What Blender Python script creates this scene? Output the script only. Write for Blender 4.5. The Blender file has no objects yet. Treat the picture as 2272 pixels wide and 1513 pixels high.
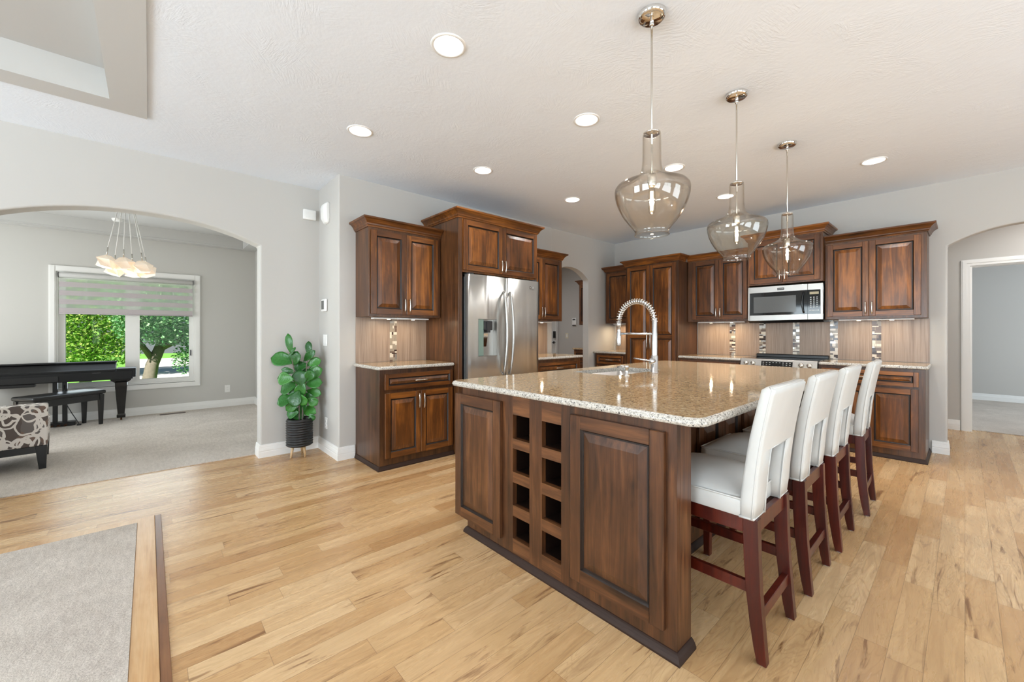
import bpy, bmesh, math, random
from mathutils import Vector, Matrix

random.seed(11)
PI = math.pi
scene = bpy.context.scene
col = scene.collection

# ------------------------------------------------------------------ camera, world, sun, exposure
H_CAM = 1.229
cam_d = bpy.data.cameras.new('camera')
cam = bpy.data.objects.new('camera', cam_d)
col.objects.link(cam)
cam_d.sensor_fit = 'HORIZONTAL'
cam_d.sensor_width = 36.0
cam_d.lens = 900.0 / 2272.0 * 36.0
cam_d.shift_x = 0.0
cam_d.shift_y = -(756.5 - 737.0) / 2272.0
cam_d.clip_start = 0.05
cam_d.clip_end = 200
cam.location = (0, 0, H_CAM)
TH = math.radians(41.85)
cam.rotation_euler = (PI / 2, 0, PI / 2 - TH)
scene.camera = cam

scene.view_settings.view_transform = 'Standard'
scene.view_settings.look = 'None'
scene.view_settings.gamma = 1.0
scene.view_settings.use_curve_mapping = False
scene.view_settings.exposure = 0.60
scene.cycles.use_denoising = True
scene.cycles.max_bounces = 10
scene.cycles.diffuse_bounces = 5
scene.cycles.glossy_bounces = 4
scene.cycles.transmission_bounces = 6
scene.cycles.transparent_max_bounces = 16
scene.cycles.sample_clamp_indirect = 6.0
scene.cycles.caustics_reflective = False
scene.cycles.caustics_refractive = False

world = bpy.data.worlds.new('world')
scene.world = world
world.use_nodes = True
wnt = world.node_tree
wnt.nodes.clear()
w_out = wnt.nodes.new('ShaderNodeOutputWorld')
w_bg = wnt.nodes.new('ShaderNodeBackground')
w_sky = wnt.nodes.new('ShaderNodeTexSky')
w_sky.sky_type = 'HOSEK_WILKIE'
w_sky.turbidity = 4.0
w_sky.ground_albedo = 0.35
w_sky.sun_direction = Vector((0.55, -0.45, 0.75)).normalized()
wnt.links.new(w_sky.outputs[0], w_bg.inputs[0])
w_bg.inputs[1].default_value = 1.5
wnt.links.new(w_bg.outputs[0], w_out.inputs[0])

def add_light(name, kind, loc, power, color=(1, 1, 1), rot=(0, 0, 0), size=1.0, size_y=None, radius=None, parent=None, **kw):
    l = bpy.data.lights.new(name, kind)
    l.energy = power
    l.color = color
    if kind == 'AREA':
        l.size = size
        if size_y:
            l.shape = 'RECTANGLE'
            l.size_y = size_y
        else:
            l.shape = 'DISK'
    if radius is not None:
        l.shadow_soft_size = radius
    for k, v in kw.items():
        setattr(l, k, v)
    o = bpy.data.objects.new(name, l)
    o.location = loc
    o.rotation_euler = rot
    col.objects.link(o)
    if parent:
        o.parent = parent
    return o

sun = add_light('sun', 'SUN', (20, -15, 30), 9.0, (1, 0.95, 0.86), angle=0.02)
sun.rotation_euler = Vector((0.55, -0.45, 0.75)).to_track_quat('Z', 'Y').to_euler()

EAST, SOUTH, NORTH_HALL = 3.3, -4.6, 7.58
DAY = (0.80, 0.91, 1.0)
# daylight entering by the big windows of the breakfast nook (east) and living room (south)
for yy, pw, up in ((-2.2, 64, .95), (0.6, 56, .80), (3.4, 52, .40)):
    add_light('window_daylight', 'AREA', (EAST - 0.06, yy, 1.35), pw, DAY, (0, PI / 2 + up, 0), 1.7, 2.0)
for xx, pw in ((-2.8, 92), (0.2, 165)):
    add_light('window_daylight', 'AREA', (xx, SOUTH + 0.06, 1.35), pw, DAY, (PI / 2 + .55, 0, 0), 2.0, 1.7)
# dining window, room beyond the hall, mud room
add_light('window_daylight', 'AREA', (-8.02, -0.19, 1.20), 11, DAY, (0, -PI / 2, 0), 1.45, 1.45)
add_light('window_daylight', 'AREA', (-6.4, -3.14, 1.35), 64, (0.92, 0.97, 1.0), (PI / 2 + .5, 0, 0), 2.2, 1.6)  # light of an unseen window, added to brighten the dining room
add_light('window_daylight', 'AREA', (2.9, 9.6, 1.3), 45, DAY, (0, PI / 2, 0), 1.6, 1.6)
add_light('mudroom_fill', 'AREA', (-5.1, 5.0, 2.70), 16, (0.95, 0.97, 1.0), (0, 0, 0), 0.5)  # fill light without a fixture, added for the mud room
add_light('hall_fill', 'AREA', (0.9, 6.85, 2.70), 15, (1, 0.98, 0.96), (0, 0, 0), 0.4)  # added fill, no fixture here; lifts the hall walls and casing

# ------------------------------------------------------------------ node helpers / materials
def lin(r, g, b):
    def f(c):
        c /= 255.0
        return c / 12.92 if c <= 0.04045 else ((c + 0.055) / 1.055) ** 2.4
    return (f(r), f(g), f(b), 1.0)

class G:
    """tiny node graph helper"""
    def __init__(self, name):
        self.mat = bpy.data.materials.new(name)
        self.mat.use_nodes = True
        self.nt = self.mat.node_tree
        self.bsdf = self.nt.nodes.get('Principled BSDF')
        self.out = self.nt.nodes.get('Material Output')
    def n(self, t, **kw):
        nd = self.nt.nodes.new(t)
        for k, v in kw.items():
            setattr(nd, k, v)
        return nd
    def set(self, sock, v):
        if hasattr(v, 'is_output'):
            self.nt.links.new(v, sock)
        else:
            sock.default_value = v
    def m(self, op, a, b=0.0, c=None):
        nd = self.n('ShaderNodeMath', operation=op)
        self.set(nd.inputs[0], a)
        self.set(nd.inputs[1], b)
        if c is not None:
            self.set(nd.inputs[2], c)
        return nd.outputs[0]
    def coord(self, which='Object'):
        return self.n('ShaderNodeTexCoord').outputs[which]
    def pos(self):
        return self.n('ShaderNodeNewGeometry').outputs['Position']
    def sep(self, v):
        nd = self.n('ShaderNodeSeparateXYZ')
        self.set(nd.inputs[0], v)
        return nd.outputs
    def comb(self, x, y, z):
        nd = self.n('ShaderNodeCombineXYZ')
        for i, v in enumerate((x, y, z)):
            self.set(nd.inputs[i], v)
        return nd.outputs[0]
    def scale(self, v, s, loc=(0, 0, 0)):
        nd = self.n('ShaderNodeMapping')
        self.set(nd.inputs['Vector'], v)
        nd.inputs['Scale'].default_value = s
        nd.inputs['Location'].default_value = loc
        return nd.outputs[0]
    def noise(self, v, s=5.0, d=2.0, r=0.5, dist=0.0):
        nd = self.n('ShaderNodeTexNoise')
        self.set(nd.inputs['Vector'], v)
        nd.inputs['Scale'].default_value = s
        nd.inputs['Detail'].default_value = d
        nd.inputs['Roughness'].default_value = r
        nd.inputs['Distortion'].default_value = dist
        return nd.outputs['Fac']
    def vor(self, v, s=5.0, feature='F1'):
        nd = self.n('ShaderNodeTexVoronoi', feature=feature)
        self.set(nd.inputs['Vector'], v)
        nd.inputs['Scale'].default_value = s
        return nd.outputs
    def wn(self, v, dims='3D'):
        nd = self.n('ShaderNodeTexWhiteNoise', noise_dimensions=dims)
        self.set(nd.inputs['Vector' if dims != '1D' else 'W'], v)
        return nd.outputs
    def ramp(self, f, stops, interp='LINEAR'):
        nd = self.n('ShaderNodeValToRGB')
        nd.color_ramp.interpolation = interp
        els = nd.color_ramp.elements
        while len(els) < len(stops):
            els.new(0.5)
        for e, (p, c) in zip(els, stops):
            e.position = p
            e.color = c if len(c) == 4 else (*c, 1)
        self.set(nd.inputs[0], f)
        return nd.outputs[0]
    def mix(self, f, a, b, mode='MIX'):
        nd = self.n('ShaderNodeMix', data_type='RGBA', blend_type=mode)
        self.set(nd.inputs[0], f)
        self.set(nd.inputs[6], a)
        self.set(nd.inputs[7], b)
        return nd.outputs[2]
    def bump(self, h, strength=0.2, dist=0.01):
        nd = self.n('ShaderNodeBump')
        nd.inputs['Strength'].default_value = strength
        nd.inputs['Distance'].default_value = dist
        self.set(nd.inputs['Height'], h)
        self.set(self.bsdf.inputs['Normal'], nd.outputs[0])
    def base(self, c, rough=0.5, metal=0.0, **kw):
        self.set(self.bsdf.inputs['Base Color'], c)
        self.set(self.bsdf.inputs['Roughness'], rough)
        self.set(self.bsdf.inputs['Metallic'], metal)
        for k, v in kw.items():
            self.set(self.bsdf.inputs[k], v)
        return self.mat

M = {}

def simple(name, c, rough=0.5, metal=0.0, var=0.04, sc=8.0, **kw):
    g = G(name)
    f = g.noise(g.coord(), sc, 3)
    dk = tuple(x * (1 - var) for x in c[:3]) + (1,)
    lt = tuple(min(1, x * (1 + var)) for x in c[:3]) + (1,)
    M[name] = g.base(g.mix(f, dk, lt), rough, metal, **kw)
    return M[name]

def wood(name, axis, dark, mid, light, rough=0.30, blotch=0.38):
    g = G(name)
    sc = [30, 30, 30]
    sc[axis] = 2.0
    c = g.coord()
    oi = g.n('ShaderNodeObjectInfo').outputs['Random']
    c2n = g.n('ShaderNodeVectorMath', operation='ADD')
    g.set(c2n.inputs[0], c)
    g.set(c2n.inputs[1], g.comb(g.m('MULTIPLY', oi, 7), g.m('MULTIPLY', oi, 13), g.m('MULTIPLY', oi, 5)))
    v = c2n.outputs[0]
    grain = g.noise(g.scale(v, sc), 1.0, 5, 0.65, 0.6)
    sb = [6, 6, 6]
    sb[axis] = 2.4
    bl = g.noise(g.scale(v, sb), 1.0, 3, 0.55, 0.8)
    f = g.m('ADD', g.m('MULTIPLY', grain, 1 - blotch), g.m('MULTIPLY', bl, blotch))
    f = g.m('ADD', f, g.m('MULTIPLY', g.m('SUBTRACT', oi, 0.5), 0.12))
    cr = g.ramp(f, [(0.31, dark), (0.50, mid), (0.71, light)])
    sf = [150, 150, 150]
    sf[axis] = 5
    fine = g.noise(g.scale(v, sf), 1.0, 2)
    cr = g.mix(g.m('MULTIPLY', fine, 0.35), cr, tuple(x * 0.45 for x in dark[:3]) + (1,))
    g.bump(fine, 0.05, 0.002)
    M[name] = g.base(cr, rough, 0.0)
    return M[name]

WD, WM, WL = lin(52, 29, 13), lin(108, 63, 27), lin(174, 107, 44)
wood('wood', 2, WD, WM, WL)
wood('wood_rail', 0, WD, WM, WL)
wood('wood_side', 2, lin(50, 31, 18), lin(88, 56, 33), lin(128, 82, 46), 0.3, 0.3)
ID, IM, IL = lin(44, 27, 18), lin(90, 56, 34), lin(138, 90, 54)  # same stain as the cabinets, the island's dimmer light put into the colour
wood('island_wood_dim', 2, ID, IM, IL)
wood('island_wood_rail_dim', 0, ID, IM, IL)
simple('glaze_and_shade', lin(30, 18, 12), 0.4)
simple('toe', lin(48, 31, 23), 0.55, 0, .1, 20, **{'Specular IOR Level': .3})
wood('stool_wood', 2, lin(46, 12, 7), lin(76, 22, 12), lin(104, 36, 20), 0.3, 0.3)
wood('pale_wood', 2, lin(190, 155, 110), lin(215, 182, 140), lin(230, 202, 162), 0.5)

def wall_paint(name, c, rough=0.85, bs=0.04):
    g = G(name)
    p = g.pos()
    n = g.noise(p, 220, 2)
    g.bump(n, bs, 0.002)
    big = g.noise(p, 1.3, 2)
    M[name] = g.base(g.mix(big, tuple(x * 0.985 for x in c[:3]) + (1,), c), rough)
wall_paint('paint', lin(192, 189, 184))
wall_paint('paint_dining', lin(196, 194, 189))
wall_paint('trim', lin(235, 234, 231), 0.45, 0.01)
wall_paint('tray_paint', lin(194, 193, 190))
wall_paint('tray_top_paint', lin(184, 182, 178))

def ceiling_mat():
    g = G('ceiling_texture')
    p = g.pos()
    # crow's-foot stomp texture: short curved ridges in random directions
    cell = g.vor(p, 5.0)
    ang = g.m('MULTIPLY', g.sep(cell['Color'])[0], 6.283)
    s = g.sep(p)
    ca, sa = g.m('COSINE', ang), g.m('SINE', ang)
    u = g.m('ADD', g.m('MULTIPLY', s[0], ca), g.m('MULTIPLY', s[1], sa))
    w = g.m('SUBTRACT', g.m('MULTIPLY', s[1], ca), g.m('MULTIPLY', s[0], sa))
    st = g.noise(g.comb(g.m('MULTIPLY', u, 95), g.m('MULTIPLY', w, 16), 0), 1.0, 3, 0.6, 0.4)
    mask = g.ramp(g.noise(p, 3.2, 3), [(0.42, (0, 0, 0, 1)), (0.62, (1, 1, 1, 1))])
    h = g.m('ADD', g.m('MULTIPLY', st, mask), g.m('MULTIPLY', g.noise(p, 45, 3), 0.35))
    g.bump(h, 0.45, 0.006)
    M['ceiling_texture'] = g.base(lin(232, 238, 246), 0.9)
ceiling_mat()

def floor_mat():
    g = G('maple_planks')
    s = g.sep(g.pos())
    W = 0.1
    xr = g.m('DIVIDE', s[0], W)
    row = g.m('FLOOR', xr)
    fx = g.m('FRACT', xr)
    r1 = g.wn(row, '1D')
    rv = r1['Value']
    Ln = g.m('ADD', 0.55, g.m('MULTIPLY', g.sep(r1['Color'])[1], 0.5))
    yy = g.m('DIVIDE', g.m('ADD', s[1], g.m('MULTIPLY', rv, 9.7)), Ln)
    pid = g.m('FLOOR', yy)
    fy = g.m('FRACT', yy)
    rc = g.wn(g.comb(row, pid, 3.3))
    cs = g.sep(rc['Color'])
    seam_x = g.m('MULTIPLY', g.m('MINIMUM', fx, g.m('SUBTRACT', 1, fx)), W)
    seam_y = g.m('MULTIPLY', g.m('MINIMUM', fy, g.m('SUBTRACT', 1, fy)), Ln)
    seam = g.m('LESS_THAN', g.m('MINIMUM', seam_x, seam_y), 0.0009)
    base = g.ramp(cs[0], [(0.0, lin(186, 144, 97)), (0.2, lin(199, 159, 111)), (0.6, lin(211, 174, 126)), (1.0, lin(222, 189, 144))])
    gv = g.comb(g.m('MULTIPLY', s[0], 26), g.m('ADD', g.m('MULTIPLY', s[1], 2.2), g.m('MULTIPLY', cs[1], 40)), g.m('MULTIPLY', cs[2], 30))
    grain = g.noise(gv, 1.0, 4, 0.6, 1.4)
    c = g.mix(g.ramp(grain, [(0.35, (0, 0, 0, 1)), (0.75, (1, 1, 1, 1))]), base, g.mix(0.34, base, lin(150, 105, 62)))
    # cathedral figure: fine contour lines of a slow stretched noise
    cn = g.noise(g.comb(g.m('MULTIPLY', s[0], 9), g.m('ADD', g.m('MULTIPLY', s[1], 1.4), g.m('MULTIPLY', cs[0], 50)), g.m('MULTIPLY', cs[2], 20)), 1.0, 2, 0.5, 1.2)
    ring = g.m('ABSOLUTE', g.m('SUBTRACT', g.m('FRACT', g.m('MULTIPLY', cn, 16)), 0.5))
    c = g.mix(g.m('MULTIPLY', g.ramp(ring, [(0.0, (1, 1, 1, 1)), (0.22, (0, 0, 0, 1))]), g.m('MULTIPLY', cs[2], 0.42)), c, lin(150, 106, 64))
    # dark mineral streaks and knots
    sv = g.comb(g.m('MULTIPLY', s[0], 15), g.m('ADD', g.m('MULTIPLY', s[1], 1.5), g.m('MULTIPLY', cs[2], 60)), g.m('MULTIPLY', cs[1], 25))
    stn = g.noise(sv, 1.0, 5, 0.62, 2.2)
    amount = g.m('MULTIPLY', g.ramp(stn, [(0.56, (0, 0, 0, 1)), (0.66, (1, 1, 1, 1))]), g.ramp(cs[1], [(0.3, (0.15, 0.15, 0.15, 1)), (0.85, (0.9, 0.9, 0.9, 1))]))
    c = g.mix(amount, c, lin(118, 78, 46))
    fine = g.noise(g.comb(g.m('MULTIPLY', s[0], 160), g.m('MULTIPLY', s[1], 6), 0), 1.0, 2)
    c = g.mix(g.m('MULTIPLY', fine, 0.16), c, lin(140, 98, 60))
    c = g.mix(g.m('MULTIPLY', seam, 0.55), c, lin(92, 62, 38))
    g.bump(g.m('SUBTRACT', g.m('MULTIPLY', fine, 0.12), seam), 0.08, 0.001)
    M['maple_planks'] = g.base(c, g.m('ADD', 0.2, g.m('MULTIPLY', grain, 0.16)))
floor_mat()

def carpet(name, c1, c2):
    g = G(name)
    p = g.pos()
    n = g.noise(p, 150, 4, 0.75)
    big = g.noise(p, 2.2, 3, 0.5, 0.6)
    mid = g.noise(g.scale(p, (14, 42, 1)), 1.0, 3)
    f = g.m('ADD', g.m('MULTIPLY', n, 0.6), g.m('ADD', g.m('MULTIPLY', big, 0.2), g.m('MULTIPLY', mid, 0.2)))
    g.bump(n, 0.6, 0.012)
    M[name] = g.base(g.ramp(f, [(0.36, c1), (0.62, c2)]), 0.98, 0, **{'Specular IOR Level': 0.1})
carpet('carpet', lin(170, 159, 148), lin(226, 216, 205))
carpet('carpet_dining', lin(178, 168, 158), lin(228, 219, 209))

def granite():
    g = G('granite')
    p = g.pos()
    w = g.noise(p, 14, 3, 0.6)
    n1 = g.noise(g.scale(p, (70, 70, 70)), 1.0, 4, 0.65, 0.8)
    c = g.ramp(n1, [(0.30, lin(116, 88, 62)), (0.42, lin(172, 142, 106)), (0.56, lin(200, 175, 138)), (0.74, lin(220, 204, 176))])
    n2 = g.noise(g.scale(p, (45, 45, 45), (3, 7, 1)), 1.0, 5, 0.7, 1.0)
    c = g.mix(g.ramp(n2, [(0.59, (0, 0, 0, 1)), (0.68, (0.6, 0.6, 0.6, 1))]), c, lin(110, 94, 80))
    n3 = g.noise(g.scale(p, (95, 95, 95), (9, 1, 4)), 1.0, 3, 0.6, 0.4)
    c = g.mix(g.ramp(n3, [(0.63, (0, 0, 0, 1)), (0.68, (1, 1, 1, 1))]), c, lin(40, 36, 36))
    n4 = g.noise(g.scale(p, (38, 38, 38), (2, 5, 8)), 1.0, 4, 0.6, 0.9)
    c = g.mix(g.ramp(n4, [(0.62, (0, 0, 0, 1)), (0.72, (0.6, 0.6, 0.6, 1))]), c, lin(226, 216, 200))
    M['granite'] = g.base(c, 0.07, 0.0)
    # slab edge: light on it painted in as lighter grey crystals, with black flecks
    g = G('granite_edge_lit')
    p = g.pos()
    n1 = g.noise(g.scale(p, (105, 105, 105)), 1.0, 4, 0.65, 0.8)
    c = g.ramp(n1, [(0.34, lin(140, 134, 126)), (0.48, lin(190, 184, 174)), (0.7, lin(218, 214, 205))])
    n3 = g.noise(g.scale(p, (135, 135, 135), (9, 1, 4)), 1.0, 3, 0.6, 0.6)
    c = g.mix(g.ramp(n3, [(0.58, (0, 0, 0, 1)), (0.63, (1, 1, 1, 1))]), c, lin(52, 50, 52))
    M['granite_edge_lit'] = g.base(c, 0.18, 0.0)
granite()

def steel(name, c=lin(196, 194, 190), rough=0.24, axis=2, amt=0.1):
    g = G(name)
    sc = [260, 260, 260]
    sc[axis] = 1.2
    n = g.noise(g.scale(g.coord(), sc), 1.0, 3)
    M[name] = g.base(c, g.m('ADD', rough - amt * 0.5, g.m('MULTIPLY', n, amt)), 1.0)
    return g, n
g_, n_ = steel('stainless', lin(196, 195, 191), 0.32)
wv_ = g_.noise(g_.scale(g_.coord(), (6.5, 6.5, .45)), 1.0, 1, .5, .8)
g_.bump(wv_, 0.4, 0.03)
g_.bsdf.inputs['Metallic'].default_value = 0.82
tn_ = g_.n('ShaderNodeTangent', direction_type='RADIAL', axis='Z')
g_.nt.links.new(tn_.outputs[0], g_.bsdf.inputs['Tangent'])
g_.bsdf.inputs['Anisotropic'].default_value = 0.75
g_.bsdf.inputs['Anisotropic Rotation'].default_value = 0.25
steel('stainless_h', lin(184, 182, 178), 0.34, 0)
steel('nickel', lin(214, 209, 200), 0.25)
steel('chrome', lin(225, 224, 222), 0.06, 2, 0.02)
steel('brushed_chrome', lin(206, 207, 208), 0.22)
simple('black_gloss', lin(12, 12, 13), 0.12)
simple('black_glass', lin(10, 11, 12), 0.05)
simple('black_satin', lin(24, 24, 25), 0.32)
simple('piano_black', lin(20, 20, 21), 0.55, 0, .04, 8, **{'Specular IOR Level': .3})
simple('dark_grey', lin(50, 50, 52), 0.4)
simple('screen_grey', lin(84, 86, 86), 0.12)
simple('white_plastic', lin(232, 231, 228), 0.4)
simple('ivory_plastic', lin(214, 205, 180), 0.4)
simple('print_white', lin(200, 205, 205), 0.5)
simple('lcd', lin(150, 140, 112), 0.3)
simple('disp_green_reflection', lin(120, 140, 130), 0.15)  # dispenser panel: green reflection on dark glass painted into its colour
simple('grey_rubber', lin(190, 196, 206), 0.6)
simple('brass_dark', lin(96, 62, 34), 0.35, 0.8)
simple('asphalt', lin(206, 204, 202), 0.9)
simple('soil', lin(50, 38, 30), 0.95)
simple('mosaic_dark', lin(58, 42, 36), 0.12)
simple('mosaic_brown', lin(112, 92, 80), 0.2)
simple('mosaic_cream', lin(222, 212, 196), 0.15)
simple('mosaic_silver', lin(176, 172, 166), 0.2, 0.6)
simple('mosaic_taupe', lin(158, 146, 130), 0.2)

def leather():
    g = G('white_leather')
    p = g.coord()
    n = g.vor(p, 420)['Distance']
    w = g.noise(p, 9, 3, 0.6)
    g.bump(g.m('ADD', g.m('MULTIPLY', n, 0.15), w), 0.12, 0.004)
    M['white_leather'] = g.base(g.mix(w, lin(197, 196, 192), lin(209, 208, 204)), 0.4)
leather()

def tile_panel():
    g = G('backsplash_tile')
    p = g.pos()
    a = g.noise(g.scale(p, (190, 190, 3)), 1.0, 3, 0.6)
    b = g.noise(g.scale(p, (26, 26, 1)), 1.0, 2)
    f = g.m('ADD', g.m('MULTIPLY', a, 0.7), g.m('MULTIPLY', b, 0.3))
    M['backsplash_tile'] = g.base(g.ramp(f, [(0.3, lin(122, 100, 84)), (0.5, lin(160, 138, 120)), (0.72, lin(182, 162, 144))]), 0.35)
tile_panel()

def thin_glass(name, tint, refl=1.0, edge_tint=None):
    g = G(name)
    g.nt.nodes.remove(g.bsdf)
    tr = g.n('ShaderNodeBsdfTransparent')
    gl = g.n('ShaderNodeBsdfGlossy')
    gl.inputs['Roughness'].default_value = 0.015
    lw = g.n('ShaderNodeLayerWeight')
    lw.inputs['Blend'].default_value = 0.35
    if edge_tint:
        g.set(tr.inputs[0], g.mix(g.m('POWER', lw.outputs['Facing'], 2.2), tint, edge_tint))
    else:
        tr.inputs[0].default_value = tint
    lw2 = g.n('ShaderNodeLayerWeight')
    lw2.inputs['Blend'].default_value = 0.5
    sch = g.m('ADD', 0.055, g.m('MULTIPLY', g.m('POWER', lw2.outputs['Facing'], 3.5), 0.6))
    mx = g.n('ShaderNodeMixShader')
    g.set(mx.inputs[0], g.m('MULTIPLY', sch, refl))
    g.nt.links.new(tr.outputs[0], mx.inputs[1])
    g.nt.links.new(gl.outputs[0], mx.inputs[2])
    g.nt.links.new(mx.outputs[0], g.out.inputs['Surface'])
    M[name] = g.mat
thin_glass('pane_glass', (0.97, 0.98, 0.97, 1), 0.07)
thin_glass('pendant_glass', (0.965, 0.95, 0.925, 1), 1.0, (0.70, 0.64, 0.56, 1))

def emit(name, c, s):
    g = G(name)
    g.base((0.8, 0.8, 0.8, 1), 0.5, 0, **{'Emission Color': c, 'Emission Strength': s})
    M[name] = g.mat
emit('led_white', (1, 0.97, 0.92, 1), 9.0)
emit('filament', (1, 0.82, 0.55, 1), 22.0)
emit('under_glow', (1, 0.80, 0.52, 1), 4.0)

def shade_glow():
    g = G('frosted_glow')
    n = g.noise(g.coord(), 14, 3)
    c = g.mix(n, lin(250, 224, 196), lin(252, 240, 225))
    g.base(c, 0.35, 0, **{'Emission Color': c, 'Emission Strength': 0.14})
    M['frosted_glow'] = g.mat
shade_glow()

def zebra():
    for nm, c, al in (('blind_band', lin(216, 207, 210), 0.04), ('blind_sheer', lin(252, 252, 252), 0.60)):
        g = G(nm)
        g.nt.nodes.remove(g.bsdf)
        df = g.n('ShaderNodeBsdfDiffuse')
        tl = g.n('ShaderNodeBsdfTranslucent')
        tr = g.n('ShaderNodeBsdfTransparent')
        wv = g.noise(g.scale(g.pos(), (300, 300, 300)), 1.0, 1)
        cc = g.mix(wv, c, tuple(x * 0.95 for x in c[:3]) + (1,))
        g.set(df.inputs[0], cc)
        g.set(tl.inputs[0], cc)
        m1 = g.n('ShaderNodeMixShader')
        m1.inputs[0].default_value = 0.35 if nm == 'blind_band' else 0.65
        g.nt.links.new(df.outputs[0], m1.inputs[1])
        g.nt.links.new(tl.outputs[0], m1.inputs[2])
        m2 = g.n('ShaderNodeMixShader')
        m2.inputs[0].default_value = al
        g.nt.links.new(m1.outputs[0], m2.inputs[1])
        g.nt.links.new(tr.outputs[0], m2.inputs[2])
        g.nt.links.new(m2.outputs[0], g.out.inputs['Surface'])
        M[nm] = g.mat
zebra()

def leafmat(name, c1, c2, c3, rough=0.35, tl=0.0, vein=False):
    g = G(name)
    p = g.coord()
    rnd = g.n('ShaderNodeNewGeometry').outputs['Random Per Island']
    n = g.noise(p, 9, 2)
    f = g.m('ADD', g.m('MULTIPLY', rnd, 0.75), g.m('MULTIPLY', n, 0.25))
    c = g.ramp(f, [(0.05, c1), (0.5, c2), (0.95, c3)])
    g.base(c, rough)
    if tl:
        t = g.n('ShaderNodeBsdfTranslucent')
        g.set(t.inputs[0], c)
        mx = g.n('ShaderNodeMixShader')
        mx.inputs[0].default_value = tl
        g.nt.links.new(g.bsdf.outputs[0], mx.inputs[1])
        g.nt.links.new(t.outputs[0], mx.inputs[2])
        g.nt.links.new(mx.outputs[0], g.out.inputs['Surface'])
    M[name] = g.mat
leafmat('fiddle_leaf', lin(26, 76, 28), lin(44, 110, 40), lin(78, 150, 60), 0.28, 0.12)
leafmat('tree_leaf_yellow', lin(62, 120, 34), lin(126, 176, 66), lin(208, 222, 128), 0.5, 0.4)
leafmat('tree_leaf_cool', lin(48, 108, 60), lin(100, 160, 100), lin(190, 220, 176), 0.5, 0.4)
leafmat('lawn', lin(70, 120, 40), lin(96, 150, 56), lin(130, 180, 76), 0.9)
simple('bark', lin(112, 103, 94), 0.9, 0, 0.35, 30)
simple('vein', lin(74, 124, 58), 0.4)

def pattern_fabric():
    g = G('scribble_fabric')
    p = g.coord()
    d = g.n('ShaderNodeVectorMath', operation='ADD')
    nz = g.n('ShaderNodeTexNoise')
    nz.inputs['Scale'].default_value = 7
    g.set(nz.inputs['Vector'], p)
    sc = g.n('ShaderNodeVectorMath', operation='SCALE')
    g.set(sc.inputs[0], nz.outputs['Color'])
    sc.inputs['Scale'].default_value = 0.1
    g.set(d.inputs[0], p)
    g.set(d.inputs[1], sc.outputs[0])
    v = d.outputs[0]
    line = None
    for k, (sc_, r_, w_) in enumerate(((7.5, .46, .05), (6.2, .52, .045), (9, .40, .06), (5.2, .36, .04))):
        dd = g.vor(g.scale(v, (1, 1, 1), (4.1 * k, 2.7 * k, 7.3 * k)), sc_)['Distance']
        ln_ = g.m('LESS_THAN', g.m('ABSOLUTE', g.m('SUBTRACT', dd, r_)), w_)
        line = ln_ if line is None else g.m('MAXIMUM', line, ln_)
    cell = g.sep(g.vor(v, 9)['Color'])[0]
    bc = g.ramp(cell, [(0.0, lin(96, 86, 82)), (0.4, lin(112, 106, 104)), (0.7, lin(122, 102, 92)), (1.0, lin(176, 170, 166))], 'CONSTANT')
    M['scribble_fabric'] = g.base(g.mix(line, bc, lin(226, 220, 214)), 0.9)
pattern_fabric()

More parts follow.
